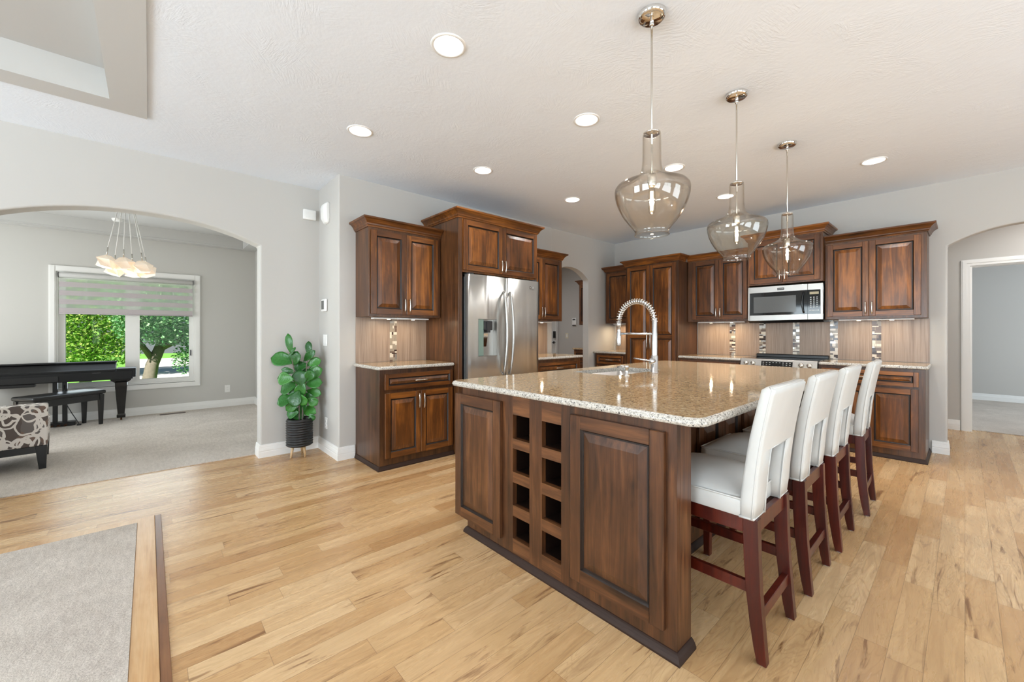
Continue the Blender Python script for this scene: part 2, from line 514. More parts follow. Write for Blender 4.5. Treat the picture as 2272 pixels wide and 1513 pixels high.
# ------------------------------------------------------------------ mesh helpers
class MB:
    def __init__(self):
        self.v, self.f, self.mi, self.sm = [], [], [], []
    def add(self, vs, fs, mi=0, smooth=False):
        o = len(self.v)
        self.v += [tuple(p) for p in vs]
        for fc in fs:
            self.f.append([i + o for i in fc])
            self.mi.append(mi)
            self.sm.append(smooth)
        return self
    def box(self, x0, y0, z0, x1, y1, z1, mi=0, bev=0.0, seg=1):
        x0, x1 = sorted((x0, x1)); y0, y1 = sorted((y0, y1)); z0, z1 = sorted((z0, z1))
        vs = [(x0, y0, z0), (x1, y0, z0), (x1, y1, z0), (x0, y1, z0), (x0, y0, z1), (x1, y0, z1), (x1, y1, z1), (x0, y1, z1)]
        fs = [(0, 3, 2, 1), (4, 5, 6, 7), (0, 1, 5, 4), (1, 2, 6, 5), (2, 3, 7, 6), (3, 0, 4, 7)]
        if bev > 0:
            bm = bmesh.new()
            bv = [bm.verts.new(p) for p in vs]
            for fc in fs:
                bm.faces.new([bv[i] for i in fc])
            bmesh.ops.bevel(bm, geom=list(bm.edges), offset=bev, segments=seg, profile=0.5, affect='EDGES')
            self.bm(bm, mi, seg > 1)
            bm.free()
        else:
            self.add(vs, fs, mi)
        return self
    def bm(self, bm, mi=0, smooth=False):
        bm.verts.index_update()
        self.add([v.co[:] for v in bm.verts], [[v.index for v in fc.verts] for fc in bm.faces], mi, smooth)
    def hexa(self, bot, top, mi=0):
        self.add(list(bot) + list(top), [(3, 2, 1, 0), (4, 5, 6, 7), (0, 1, 5, 4), (1, 2, 6, 5), (2, 3, 7, 6), (3, 0, 4, 7)], mi)
        return self
    def loft(self, rings, mi=0, closed=True, caps=True, smooth=False):
        n = len(rings[0])
        vs = [p for r in rings for p in r]
        fs = []
        for i in range(len(rings) - 1):
            for j in range(n if closed else n - 1):
                k = (j + 1) % n
                fs.append((i * n + j, i * n + k, (i + 1) * n + k, (i + 1) * n + j))
        if caps and closed:
            fs.append(tuple(reversed(range(n))))
            fs.append(tuple((len(rings) - 1) * n + j for j in range(n)))
        self.add(vs, fs, mi, smooth)
        return self
    def lathe(self, prof, c=(0, 0, 0), n=24, mi=0, smooth=True, axis='z', caps=False):
        rings = []
        for r, z in prof:
            ring = []
            for k in range(n):
                a = 2 * PI * k / n
                x, y = r * math.cos(a), r * math.sin(a)
                if axis == 'z':
                    ring.append((c[0] + x, c[1] + y, c[2] + z))
                elif axis == 'x':
                    ring.append((c[0] + z, c[1] + x, c[2] + y))
                else:
                    ring.append((c[0] + y, c[1] + z, c[2] + x))
            rings.append(ring)
        return self.loft(rings, mi, True, caps, smooth)
    def cyl(self, c, r, h, n=20, mi=0, axis='z', smooth=True):
        e = min(0.1 * r, 0.002)
        return self.lathe([(0.0001, 0), (r - e, 0), (r, e), (r, h - e), (r - e, h), (0.0001, h)], c, n, mi, smooth, axis)
    def tube(self, pts, r, n=8, mi=0, smooth=True, caps=True):
        pts = [Vector(p) for p in pts]
        rr = r if isinstance(r, (list, tuple)) else [r] * len(pts)
        rings = []
        t0 = (pts[1] - pts[0]).normalized()
        up = Vector((0, 0, 1)) if abs(t0.z) < 0.9 else Vector((1, 0, 0))
        nrm = t0.cross(up).normalized()
        for i, p in enumerate(pts):
            a = pts[max(i - 1, 0)]
            b = pts[min(i + 1, len(pts) - 1)]
            t = (b - a).normalized()
            nrm = (nrm - t * nrm.dot(t)).normalized()
            bi = t.cross(nrm)
            rings.append([tuple(p + (nrm * math.cos(2 * PI * k / n) + bi * math.sin(2 * PI * k / n)) * rr[i]) for k in range(n)])
        return self.loft(rings, mi, True, caps, smooth)
    def prism(self, pts, axis, a, b, mi=0):
        """2-D outline extruded along axis from a to b (pts in the other two axes, cyclic order)"""
        def mk(p, t):
            if axis == 'x': return (t, p[0], p[1])
            if axis == 'y': return (p[0], t, p[1])
            return (p[0], p[1], t)
        n = len(pts)
        vs = [mk(p, a) for p in pts] + [mk(p, b) for p in pts]
        fs = [tuple(range(n)), tuple(reversed(range(n, 2 * n)))]
        for i in range(n):
            j = (i + 1) % n
            fs.append((j, i, i + n, j + n))
        self.add(vs, fs, mi)
        return self
    def sweep(self, path, prof, z=0.0, mi=0, closed=False):
        """profile (out, dz) carried along a 2-D path; out is to the right of travel"""
        P2 = [Vector(p) for p in path]
        n = len(P2)
        rings = []
        for i in range(n):
            ds = []
            if i > 0 or closed: ds.append((P2[i] - P2[i - 1]).normalized())
            if i < n - 1 or closed: ds.append((P2[(i + 1) % n] - P2[i]).normalized())
            ns = [Vector((d.y, -d.x)) for d in ds]
            if len(ns) == 2:
                b = (ns[0] + ns[1])
                b = b / max(0.2, 1 + ns[0].dot(ns[1]))
            else:
                b = ns[0]
            rings.append([(P2[i].x + b.x * o, P2[i].y + b.y * o, z + dz) for o, dz in prof])
        if closed:
            rings.append(rings[0])
        self.loft(rings, mi, True, not closed)
        return self
    def build(self, name, mats, parent=None, loc=None, rot=None, bevel=0.0, seg=2, autosmooth=False, angle=30):
        me = bpy.data.meshes.new(name)
        me.from_pydata(self.v, [], self.f)
        me.polygons.foreach_set('material_index', self.mi)
        me.polygons.foreach_set('use_smooth', self.sm)
        bm = bmesh.new()
        bm.from_mesh(me)
        bmesh.ops.remove_doubles(bm, verts=bm.verts, dist=1e-6)
        bmesh.ops.recalc_face_normals(bm, faces=bm.faces)
        bm.to_mesh(me)
        bm.free()
        for k in (mats if isinstance(mats, (list, tuple)) else [mats]):
            me.materials.append(M[k])
        o = bpy.data.objects.new(name, me)
        col.objects.link(o)
        if parent: o.parent = parent
        if loc: o.location = loc
        if rot: o.rotation_euler = rot
        if bevel:
            b = o.modifiers.new('bevel', 'BEVEL')
            b.width = bevel
            b.segments = seg
            b.limit_method = 'ANGLE'
            b.angle_limit = math.radians(angle)
            b.harden_normals = False
        return o

def tag(o, label=None, cat=None, group=None, kind=None):
    if label: o['label'] = label
    if cat: o['category'] = cat
    if group: o['group'] = group
    if kind: o['kind'] = kind
    return o

def thing(name, label, cat, loc=(0, 0, 0), rz=0.0, group=None):
    o = bpy.data.objects.new(name, None)
    o.empty_display_size = 0.1
    col.objects.link(o)
    o.location = loc
    o.rotation_euler = (0, 0, rz)
    return tag(o, label, cat, group)

def struct(name, mb, mat, bevel=0.0, seg=3, parent=None, angle=30):
    o = mb.build(name, mat, parent, bevel=bevel, seg=seg, angle=angle)
    if not parent:
        o['kind'] = 'structure'
    return o

def copy_tree(o, parent=None):
    c = o.copy()
    col.objects.link(c)
    if parent: c.parent = parent
    for ch in list(o.children):
        copy_tree(ch, c)
    return c

def text(name, body, size, loc, rot, mat, parent, extrude=0.0005, align='CENTER'):
    cu = bpy.data.curves.new(name, 'FONT')
    cu.body = body
    cu.size = size
    cu.extrude = extrude
    cu.align_x = align
    cu.align_y = 'CENTER'
    cu.materials.append(M[mat])
    tmp = bpy.data.objects.new('lettering_source', cu)
    me = bpy.data.meshes.new_from_object(tmp)
    bpy.data.objects.remove(tmp)
    o = bpy.data.objects.new(name, me)
    col.objects.link(o)
    o.location = loc
    o.rotation_euler = rot
    if parent: o.parent = parent
    return o

# ------------------------------------------------------------------ room shell
CEIL = 2.743
XW, XK = -4.60, -4.00          # arch wall plane, kitchen (refrigerator) wall plane
XA, YR = -4.02, 5.97           # wall with the small arch, range wall

def arch_pts(c, hw, spring, rise, n=24, p=2.25, floor=0.0):
    """opening outline from right foot over the arch to the left foot"""
    pts = [(c + hw, floor)]
    for i in range(n + 1):
        t = 1 - 2 * i / n
        pts.append((c + hw * t, spring + rise * (1 - abs(t) ** p)))
    pts.append((c - hw, floor))
    return pts

def arch_wall(u0, u1, top, c, hw, spring, rise):
    return [(u0, 0), (u0, top), (u1, top), (u1, 0)] + arch_pts(c, hw, spring, rise)

struct('floor', MB().box(-4.76, SOUTH - .1, -0.12, EAST + .1, 7.70, 0), 'maple_planks')
struct('floor_dining', MB().box(-8.25, -3.3, -0.12, -4.761, 1.48, 0.008), 'carpet_dining')
struct('floor_mudroom', MB().box(-6.4, 3.1, -0.12, -4.762, 7.05, 0.001), 'maple_planks')
struct('floor_bedroom', MB().box(-1.6, 7.701, -0.12, 3.3, 11.5, 0.008), 'carpet')
# carpet inset of the living area with its maple border and dark edge strip
struct('floor_living', MB().box(-3.53, -3.3, 0.0005, 0.9, -0.055, 0.012), 'carpet')
bd = MB().prism([(-3.61, .03), (0.9, .03), (0.9, -.055), (-3.53, -.055), (-3.53, -3.3), (-3.61, -3.3)], 'z', 0.0005, 0.009)
wood('border_wood', 0, lin(176, 128, 80), lin(204, 160, 110), lin(222, 186, 140), 0.3, 0.4)
wood('border_dark', 0, lin(100, 62, 36), lin(130, 86, 54), lin(150, 104, 68), 0.3, 0.4)
struct('trim_1', bd, 'border_wood', 0.003)
struct('trim_2', MB().box(-3.61, .0305, 0.0005, 0.9, .062, 0.006), 'border_dark', 0.002)

# ceiling with tray opening and round holes for the recessed lights
CANS = [(-1.82, 1.18), (-3.035, 1.185), (-1.80, 2.325), (-3.01, 2.33), (-2.99, 3.605), (-1.785, 3.60), (-1.78, 4.79), (-0.537, 4.776)]
TRAY = (-3.672, -0.188, -0.5, -3.5)   # x0, y1(near kitchen), x1, y0
bm = bmesh.new()
def loop_edges(pts):
    vs = [bm.verts.new(p) for p in pts]
    return [bm.edges.new((vs[i], vs[(i + 1) % len(vs)])) for i in range(len(vs))]
ed = loop_edges([(-4.77, SOUTH - .1, CEIL), (EAST + .1, SOUTH - .1, CEIL), (EAST + .1, 7.7, CEIL), (-4.77, 7.7, CEIL)])
ed += loop_edges([(TRAY[0], TRAY[3], CEIL), (TRAY[2], TRAY[3], CEIL), (TRAY[2], TRAY[1], CEIL), (TRAY[0], TRAY[1], CEIL)])
for cx_, cy_ in CANS:
    ed += loop_edges([(cx_ + .076 * math.cos(2 * PI * k / 28), cy_ + .076 * math.sin(2 * PI * k / 28), CEIL) for k in range(28)])
bmesh.ops.triangle_fill(bm, use_beauty=True, use_dissolve=False, edges=ed)
cb = MB()
cb.bm(bm)
bm.free()
struct('ceiling', cb, 'ceiling_texture')
# living-room tray: border frame, upstands, upper ceiling
x0, y1, x1, y0 = TRAY
fr = MB()
B = .18
fr.box(x0 - B, y1, CEIL - .012, x1 + B, y1 + B, CEIL - .0005)
fr.box(x0 - B, y0 - B, CEIL - .012, x1 + B, y0, CEIL - .0005)
fr.box(x0 - B, y0, CEIL - .012, x0, y1, CEIL - .0005)
fr.box(x1, y0, CEIL - .012, x1 + B, y1, CEIL - .0005)
struct('trim_3', fr, 'tray_paint')
tr = MB()
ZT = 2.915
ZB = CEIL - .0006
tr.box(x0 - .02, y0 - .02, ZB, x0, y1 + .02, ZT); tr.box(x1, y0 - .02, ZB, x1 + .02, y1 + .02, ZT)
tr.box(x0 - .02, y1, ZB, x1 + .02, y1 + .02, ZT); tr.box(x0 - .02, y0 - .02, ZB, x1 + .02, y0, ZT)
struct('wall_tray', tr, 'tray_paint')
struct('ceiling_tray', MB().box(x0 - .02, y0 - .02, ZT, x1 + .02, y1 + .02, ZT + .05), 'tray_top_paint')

# arch wall to the dining room
struct('wall_west', MB().prism(arch_wall(SOUTH, 1.42, CEIL + .03, -0.02, 0.832, 2.075, 0.165), 'x', -4.76, XW), 'paint', 0.014, 3)
# jog + refrigerator wall
struct('wall_kitchen', MB().prism([(-4.76, 1.355), (XK, 1.355), (XK, 4.365), (-4.13, 4.365), (-4.13, 1.48), (-4.76, 1.48)], 'z', 0, CEIL + .03), 'paint', 0.012, 3)
# small arch wall
struct('wall_passage', MB().prism(arch_wall(4.3655, YR + .05, CEIL + .03, 4.803, 0.4374, 2.06, 0.165), 'x', -4.13, XA), 'paint', 0.012, 3)
# range wall with the right-hand arch
struct('wall_range', MB().prism(arch_wall(-4.13, EAST, CEIL + .03, 0.413, 0.53, 2.097, 0.145), 'y', YR, 6.09), 'paint', 0.014, 3)
# hall wall with the door opening
struct('wall_hall', MB().prism([(-0.9, 0), (-0.9, CEIL), (EAST, CEIL), (EAST, 0), (0.92, 0), (0.92, 2.05), (0.045, 2.05), (0.045, 0)], 'y', 7.58, 7.70), 'paint')
struct('wall_hallend', MB().box(-1.0, 6.09, 0, -0.9, 7.70, CEIL), 'paint')
# room past the hall
bw = MB()
bw.box(-1.6, 11.2, 0, 3.3, 11.3, CEIL); bw.box(-1.6, 7.701, 0, -1.5, 11.2, CEIL)
struct('wall_bedroom', bw, 'paint')
struct('ceiling_bedroom', MB().box(-1.6, 7.701, CEIL, 3.3, 11.4, CEIL + .05), 'ceiling_texture')

def window_wall(axis, at, thick, u0, u1, z1, holes):
    """wall in pieces around rectangular holes [(ua,ub,za,zb)]"""
    mb = MB()
    def bx(a, b, c, d):
        if b - a < 1e-4 or d - c < 1e-4: return
        if axis == 'x': mb.box(at, a, c, at + thick, b, d)
        else: mb.box(a, at, c, b, at + thick, d)
    cur = u0
    for ua, ub, za, zb in sorted(holes):
        bx(cur, ua, 0, z1); bx(ua, ub, 0, za); bx(ua, ub, zb, z1)
        cur = ub
    bx(cur, u1, 0, z1)
    return mb

east_holes = [(-3.05, -1.35, .45, 2.2), (-.25, 1.45, .45, 2.2), (2.55, 4.25, .45, 2.2)]
struct('wall_east', window_wall('x', EAST, .12, SOUTH, 7.7, CEIL, east_holes), 'paint')
south_holes = [(-3.8, -1.8, .45, 2.2), (-.8, 1.2, .45, 2.2)]
struct('wall_south', window_wall('y', SOUTH - .12, .12, -4.76, EAST, CEIL, south_holes), 'paint')
struct('wall_bedroom_east', window_wall('x', 3.2, .1, 7.7, 11.2, CEIL, [(8.7, 10.5, .5, 2.1)]), 'paint')

wn_i = [1]
def plain_window(axis, at, u0, u1, z0, z1):
    wn_i[0] += 1
    mb, gm = MB(), MB()
    t = .05
    def bx(m, a, b, c, d, e, f):
        if axis == 'x': m.box(at + e, a, c, at + f, b, d)
        else: m.box(a, at + e, c, b, at + f, d)
    um = (u0 + u1) / 2
    for a, b, c, d in ((u0, u0 + t, z0, z1), (u1 - t, u1, z0, z1), (u0, u1, z0, z0 + t), (u0, u1, z1 - t, z1), (um - t / 2, um + t / 2, z0, z1)):
        bx(mb, a, b, c, d, .02, .08)
    o = struct('window_%d' % wn_i[0], mb, 'trim')
    bx(gm, u0 + t, u1 - t, z0 + t, z1 - t, .046, .052)
    gm.build('pane', 'pane_glass', o)
for a, b, c, d in east_holes: plain_window('x', EAST, a, b, c, d)
for a, b, c, d in south_holes: plain_window('y', SOUTH - .12, a, b, c, d)
plain_window('x', 3.2, 8.7, 10.5, .5, 2.1)

# dining room
XD = -8.12
struct('wall_dining', window_wall('x', XD - .15, .15, -3.2, 1.36, 2.62, [(-.925, .545, .46, 2.05)]), 'paint_dining')
struct('wall_dining_north', MB().box(XD - .15, 1.3605, 0, -4.7605, 1.48, 2.62), 'paint_dining')
struct('wall_dining_south', window_wall('y', -3.3, .1, XD - .15, -4.7605, 2.62, [(-7.5, -5.3, .5, 2.1)]), 'paint_dining')
plain_window('y', -3.3, -7.5, -5.3, .5, 2.1)  # unseen window, added to go with the extra dining room light
dz = 2.602
tx0, tx1, ty0, ty1 = -7.96, -4.95, -2.9, 1.16
dc = MB()
dc.box(XD, -3.2, dz, tx0, 1.36, dz + .02); dc.box(tx1, -3.2, dz, -4.76, 1.36, dz + .02)
dc.box(tx0, -3.2, dz, tx1, ty0, dz + .02); dc.box(tx0, ty1, dz, tx1, 1.36, dz + .02)
struct('ceiling_dining', dc, 'tray_paint', 0.006)
du = MB()
ZD = 2.775
du.box(tx0 - .02, ty0, dz + .02, tx0, ty1, ZD); du.box(tx1, ty0, dz + .02, tx1 + .02, ty1, ZD)
du.box(tx0, ty1, dz + .02, tx1, ty1 + .02, ZD); du.box(tx0, ty0 - .02, dz + .02, tx1, ty0, ZD)
struct('trim_4', du, 'tray_paint')
struct('ceiling_dining_tray', MB().box(tx0 - .02, ty0 - .02, ZD, tx1 + .02, ty1 + .02, ZD + .05), 'tray_paint')

# mud room past the small arch
mw = MB()
mw.box(-6.32, 6.95, 0, -4.13, 7.05, CEIL)
struct('wall_mudroom_north', mw, 'paint')
struct('wall_mudroom_west', MB().box(-6.32, 3.2, 0, -6.2, 6.95, CEIL), 'paint')
struct('wall_mudroom_south', MB().box(-6.32, 3.1, 0, -4.13, 3.2, CEIL), 'paint')
struct('wall_mudroom_east', MB().box(-4.13, 6.0905, 0, -4.03, 7.05, CEIL), 'paint')
struct('ceiling_mudroom', MB().box(-6.4, 3.1, CEIL, -4.771, 7.05, CEIL + .05), 'ceiling_texture')

# baseboards
BASE = [(0, 0), (.016, 0), (.016, .052), (.0145, .056), (.0145, .062), (.016, .066), (.0125, .092), (.0105, .096), (.0105, .102), (.008, .122), (0, .125)]
def baseboard(side, path):
    struct('baseboard_' + side, MB().sweep(path, BASE), 'trim')
baseboard('arch', [(-4.7595, .812), (XW, .812), (XW, 1.355), (XK, 1.355), (XK, 1.506)])
baseboard('archleft', [(XW, SOUTH), (XW, -.852), (-4.7595, -.852)])
baseboard('range', [(-.225, YR), (-.117, YR), (-.117, 6.0895)])
baseboard('passage', [(XA, 5.2404), (XA, 5.36)])
baseboard('passagejamb', [(-4.1295, 5.2404), (XA - .0005, 5.2404)])
baseboard('hall', [(-.9, 7.58), (-.0405, 7.58)])
baseboard('bedroom', [(-1.5, 7.7), (-1.5, 11.2), (3.2, 11.2)])
baseboard('dining', [(XD, -3.2), (XD, 1.36), (-4.7605, 1.36)])
baseboard('mudroom', [(-6.2, 6.95), (-5.28, 6.95)])

# door casing in the hall (with jamb)
dcm = MB()
CAS = [(0, 0), (.0, .018), (.02, .022), (.05, .018), (.07, .012), (.07, 0)]
def casing(mb, x0, x1, ztop, yf, w=.075):
    for a, b in ((x0 - w, x0), (x1, x1 + w)):
        mb.box(a, yf - .016, 0, b, yf, ztop + w)
        mb.box(a + .012, yf - .021, 0, b - .03, yf - .016, ztop + w - .012)
    mb.box(x0 - w, yf - .0162, ztop, x1 + w, yf, ztop + w)
    mb.box(x0 - w + .012, yf - .0212, ztop + .03, x1 + w - .012, yf - .016, ztop + w - .012)
casing(dcm, .045, .92, 2.05, 7.58)
dcm.box(.045, 7.58, 0, .06, 7.70, 2.05); dcm.box(.905, 7.58, 0, .92, 7.70, 2.05); dcm.box(.06, 7.58, 2.035, .905, 7.70, 2.05)
struct('door_1', dcm, 'trim')

# ------------------------------------------------------------------ dining window with frame, panes and striped shade
wf = MB()
def wx(y0, y1, z0, z1, a, b, m=wf):
    m.box(XD + a, y0, z0, XD + b, y1, z1)
# casing
for a in ((-.99, -.925, .385, 2.125), (.545, .61, .385, 2.125), (-.925, .545, 2.05, 2.125), (-.925, .545, .385, .455)):
    wx(*a, 0, .02)
    wx(a[0] + .01, a[1] - .01, a[2] + .01, a[3] - .01, .02, .026)
# jamb liner + sashes
for a in ((-.925, -.905, .455, 2.05), (.525, .545, .455, 2.05), (-.905, .525, 2.03, 2.05), (-.905, .525, .455, .475)):
    wx(*a, -.13, 0)
for a in ((-.905, -.845, .475, 2.03), (.475, .525, .475, 2.03), (-.255, -.1, .475, 2.03), (-.845, -.255, 1.955, 2.03), (-.1, .475, 1.955, 2.03), (-.845, -.255, .475, .53), (-.1, .475, .475, .53)):
    wx(*a, -.11, -.05)
win = struct('window_1', wf, 'trim')
gm = MB()
wx(-.85, -.25, .52, 1.96, -.083, -.078, gm); wx(-.105, .48, .52, 1.96, -.083, -.078, gm)
gm.build('pane', 'pane_glass', win)
gr = MB()
for y in (-.65, -.45, .09, .285):
    wx(y - .008, y + .008, 1.50, 1.955, -.087, -.0835, gr)
for a, b in ((-.845, -.255), (-.1, .475)):
    wx(a, b, 1.66, 1.676, -.087, -.0835, gr)
gr.build('grille', 'trim', win)
lk = MB().box(XD - .05, .488, .86, XD - .035, .50, .95, 0, .003)
lk.build('window_latch', 'dark_grey', win)

sh = thing('roller_shade', 'striped zebra roller shade pulled halfway down the dining window', 'window shade', (XD + .045, -.19, 2.0))
MB().cyl((0, -.705, 0), .033, 1.41, 20, 0, 'y').build('roller', 'tray_paint', sh)
for sgn in (-1, 1):
    MB().cyl((0, -.712 if sgn < 0 else .705, 0), .037, .008, 20, 0, 'y').build('end_cap', 'dark_grey', sh)
bands = MB()
zt, zb_ = -.045, -.51
nb = 4
hh = (zt - zb_) / (nb * 2)
for i in range(nb):
    zc = zb_ + i * 2 * hh
    bands.box(.026, -.70, zc, .0275, .70, zc + hh * 1.15, 0)
    bands.box(.0265, -.70, zc + hh * 1.15, .0272, .70, zc + 2 * hh, 1)
bands.build('shade_fabric', ['blind_band', 'blind_sheer'], sh)
MB().cyl((.027, -.70, zb_ - .008), .009, 1.40, 10, 0, 'y').build('bottom_rail', 'blind_band', sh)

# ------------------------------------------------------------------ outdoors seen through the dining window
lawn = MB()
lawn.box(-40, -25, -.55, XD - .2, 25, -.35)
lawn.build('ground_lawn', 'lawn')['kind'] = 'structure'
dr = MB().box(-32, -.5, -.35, -16.5, 14, -.33)
struct('road', dr, 'asphalt')

def leaf_cloud(mb, blobs, n, size, seed):
    rg = random.Random(seed)
    tot = sum(b[3] * b[4] * b[5] for b in blobs)
    for bx_, by_, bz_, rx, ry, rz in blobs:
        for _ in range(int(n * rx * ry * rz / tot)):
            while True:
                d = Vector((rg.uniform(-1, 1), rg.uniform(-1, 1), rg.uniform(-1, 1)))
                if d.length < 1: break
            p = Vector((bx_ + d.x * rx, by_ + d.y * ry, bz_ + d.z * rz))
            a = Vector((rg.uniform(-1, 1), rg.uniform(-1, 1), rg.uniform(-.8, .4))).normalized()
            b = a.cross(Vector((rg.uniform(-1, 1), rg.uniform(-1, 1), 1))).normalized()
            c = a.cross(b)
            s = size * rg.uniform(.6, 1.35)
            mb.add([p - a * s * .5, p + b * s * .28 + c * s * .05, p + a * s * .5, p - b * s * .28 + c * s * .05], [(0, 1, 2), (0, 2, 3)], 0)

def tree(label, loc, trunk_pts, radii, branches, blobs, n, size, leaf, seed):
    t = thing('tree', label, 'tree', loc, 0, 'trees outside the dining window')
    tb = MB()
    tb.tube(trunk_pts, radii, 10)
    for b in branches:
        tb.tube(b, [.07, .05, .03][:len(b)], 7)
    tb.build('trunk', 'bark', t)
    fm = MB()
    leaf_cloud(fm, blobs, n, size, seed)
    o = fm.build('foliage', leaf, t)
    return t

tree('leaning shade tree with grey trunk behind the dining window pane', (-12.2, -.02, -.35),
     [(0, 0, 0), (0, .02, .45), (0, .08, .85), (0, .2, 1.2), (-.1, .35, 1.7), (-.2, .45, 2.6)], [.17, .13, .115, .10, .08, .05],
     [[(0, .1, .95), (.1, -.1, 1.3), (.15, -.3, 1.7)], [(0, .2, 1.2), (.1, .55, 1.4), (.2, .9, 1.9)]],
     [(.1, .25, 2.25, .8, 1.0, .85), (.1, 1.05, 1.5, .5, .40, .95), (.1, .62, .95, .35, .22, .35), (.1, .1, 1.62, .45, .5, .28), (.15, .25, 1.62, .5, .75, .36), (.15, .85, 1.15, .4, .32, .5), (-.2, .4, 3.4, 1.0, 1.5, .9), (.2, -.30, 1.95, .5, .32, .62), (.1, .55, 1.55, .5, .4, .3)],
     36000, .065, 'tree_leaf_cool', 3)
tree('bushy yellow-green tree filling the pane above the piano', (-14.6, -1.2, -.35),
     [(0, 0, 0), (0, .05, .6), (.05, .1, 1.3), (0, .1, 2.4)], [.12, .10, .08, .05],
     [[(0, .05, .7), (.2, .3, 1.2), (.3, .4, 1.6)]],
     [(.2, .0, 1.9, .9, 1.15, 1.05), (.2, .1, 1.15, .8, 1.0, .5), (.0, .0, 3.1, 1.1, 1.4, 1.0), (.2, -1.3, 1.7, .8, .8, 1.1)],
     36000, .072, 'tree_leaf_yellow', 5)
tree('distant dense tree rising behind the bushy yellow-green tree', (-19, .5, -.35),
     [(0, -3.2, 0), (0, -3.1, 2), (0, -2.8, 4)], [.25, .2, .1], [],
     [(0, -2.6, 2.8, 1.0, 2.4, 1.9), (0, -.3, 4.0, 1.2, 3.0, 1.7), (0, 1.9, 3.4, 1.2, 2.0, 1.9), (0, -2, 5.4, 1.2, 4.0, 1.4)],
     20000, .18, 'tree_leaf_yellow', 8)

# ------------------------------------------------------------------ cabinet kit (local frame: x to the right, y into the wall, front at y=0)
def door_mb(x0, z0, x1, z1, splits=(), y=0.0, t=.02, st=.052, frame_rail=None):
    mb = MB()
    zs = [z0] + [s for s in splits] + [z1]
    mb.box(x0, y - t, z0, x0 + st, y, z1, 0, .0025)
    mb.box(x1 - st, y - t, z0, x1, y, z1, 0, .0025)
    rails = [(z0, z0 + st)] + [(s - st / 2, s + st / 2) for s in splits] + [(z1 - st, z1)]
    for a, b in rails:
        mb.box(x0 + st, y - t + .0002, a, x1 - st, y, b, 1)
    for (a0, a1), (b0, b1) in zip(rails[:-1], rails[1:]):
        panel(mb, x0 + st, a1, x1 - st, b0, y - t)
    return mb

def panel(mb, x0, z0, x1, z1, yf, bev=.032, g=2):
    """sunk, bevelled raised panel: dark glazed groove then a sloped field"""
    if x1 - x0 < .09 or z1 - z0 < .09:
        bev = min(x1 - x0, z1 - z0) * .28
    rings = [(0, .0005), (.004, .008), (.007, .0115), (.0135, .0115), (.0135 + bev, .0025), (.0165 + bev, .0018)]
    vs = []
    for i, dy in rings:
        vs += [(x0 + i, yf + dy, z0 + i), (x1 - i, yf + dy, z0 + i), (x1 - i, yf + dy, z1 - i), (x0 + i, yf + dy, z1 - i)]
    for k in range(len(rings) - 1):
        fs = []
        for j in range(4):
            l = (j + 1) % 4
            fs.append((k * 4 + j, k * 4 + l, (k + 1) * 4 + l, (k + 1) * 4 + j))
        mb.add(vs, fs, g if k < 3 else 0)
    k = (len(rings) - 1) * 4
    mb.add(vs, [(k, k + 1, k + 2, k + 3)], 0)

def pull(parent, x, z0, z1, y, horiz=False, label=None):
    mb = MB()
    n = 8
    pts = []
    for i in range(n + 1):
        t = i / n
        s = z0 + (z1 - z0) * t
        d = .022 + .008 * math.sin(PI * t)
        pts.append((s, y - d, x) if horiz else (x, y - d, s))
    mb.tube(pts, .0058, 8)
    for s in (z0 + .012, z1 - .012):
        mb.tube([(s, y, x), (s, y - .024, x)] if horiz else [(x, y, s), (x, y - .024, s)], .004, 8)
    return mb.build('handle', 'nickel', parent)

WSET = ['wood', 'wood_rail', 'glaze_and_shade']
ISET = ['island_wood_dim', 'island_wood_rail_dim', 'glaze_and_shade']
CROWN = [(0, 0), (.008, 0), (.012, .012), (.019, .018), (.022, .03), (.034, .048), (.050, .062), (.060, .066), (.064, .072), (.064, .085), (0, .085)]
TOE = [(0, 0), (.017, 0), (.017, .01), (.011, .024), (.006, .038), (0, .04)]

def crown(parent, path, z, mats='wood_rail', sc=1.0):
    return MB().sweep(path, [(o * sc, h * sc) for o, h in CROWN], z).build('crown_molding', mats, parent)

def doors(parent, xs, z0, z1, hz, splits=(), mats=None, handle=True, y=0.0, hside=None):
    """row of doors; handles beside the meeting stile"""
    out = []
    for i in range(len(xs) - 1):
        d = door_mb(xs[i] + .0015, z0, xs[i + 1] - .0015, z1, splits, y).build('door', mats or WSET, parent)
        out.append(d)
        if handle:
            side = (hside[i] if hside else ('r' if i % 2 == 0 else 'l'))
            hx = xs[i + 1] - .026 if side == 'r' else xs[i] + .026
            pull(d, hx, hz[0], hz[1], y - .02)
    return out

def drawer(parent, x0, x1, z0, z1, mats=None, handle=True):
    d = door_mb(x0, z0, x1, z1, (), 0, .02, .036).build('drawer', mats or WSET, parent)
    if handle:
        c = (x0 + x1) / 2
        pull(d, (z0 + z1) / 2, c - .065, c + .065, -.02 + .008, True)
    return d

def toe_mold(parent, path, mat='toe'):
    return MB().sweep(path, TOE).build('base_molding', mat, parent)

R90 = PI / 2
def body(parent, w, d, z0, z1, mat='wood_side', stile=None):
    return MB().box(0, 0, z0, w, d, z1, 0, .0015).build('carcass', mat, parent)

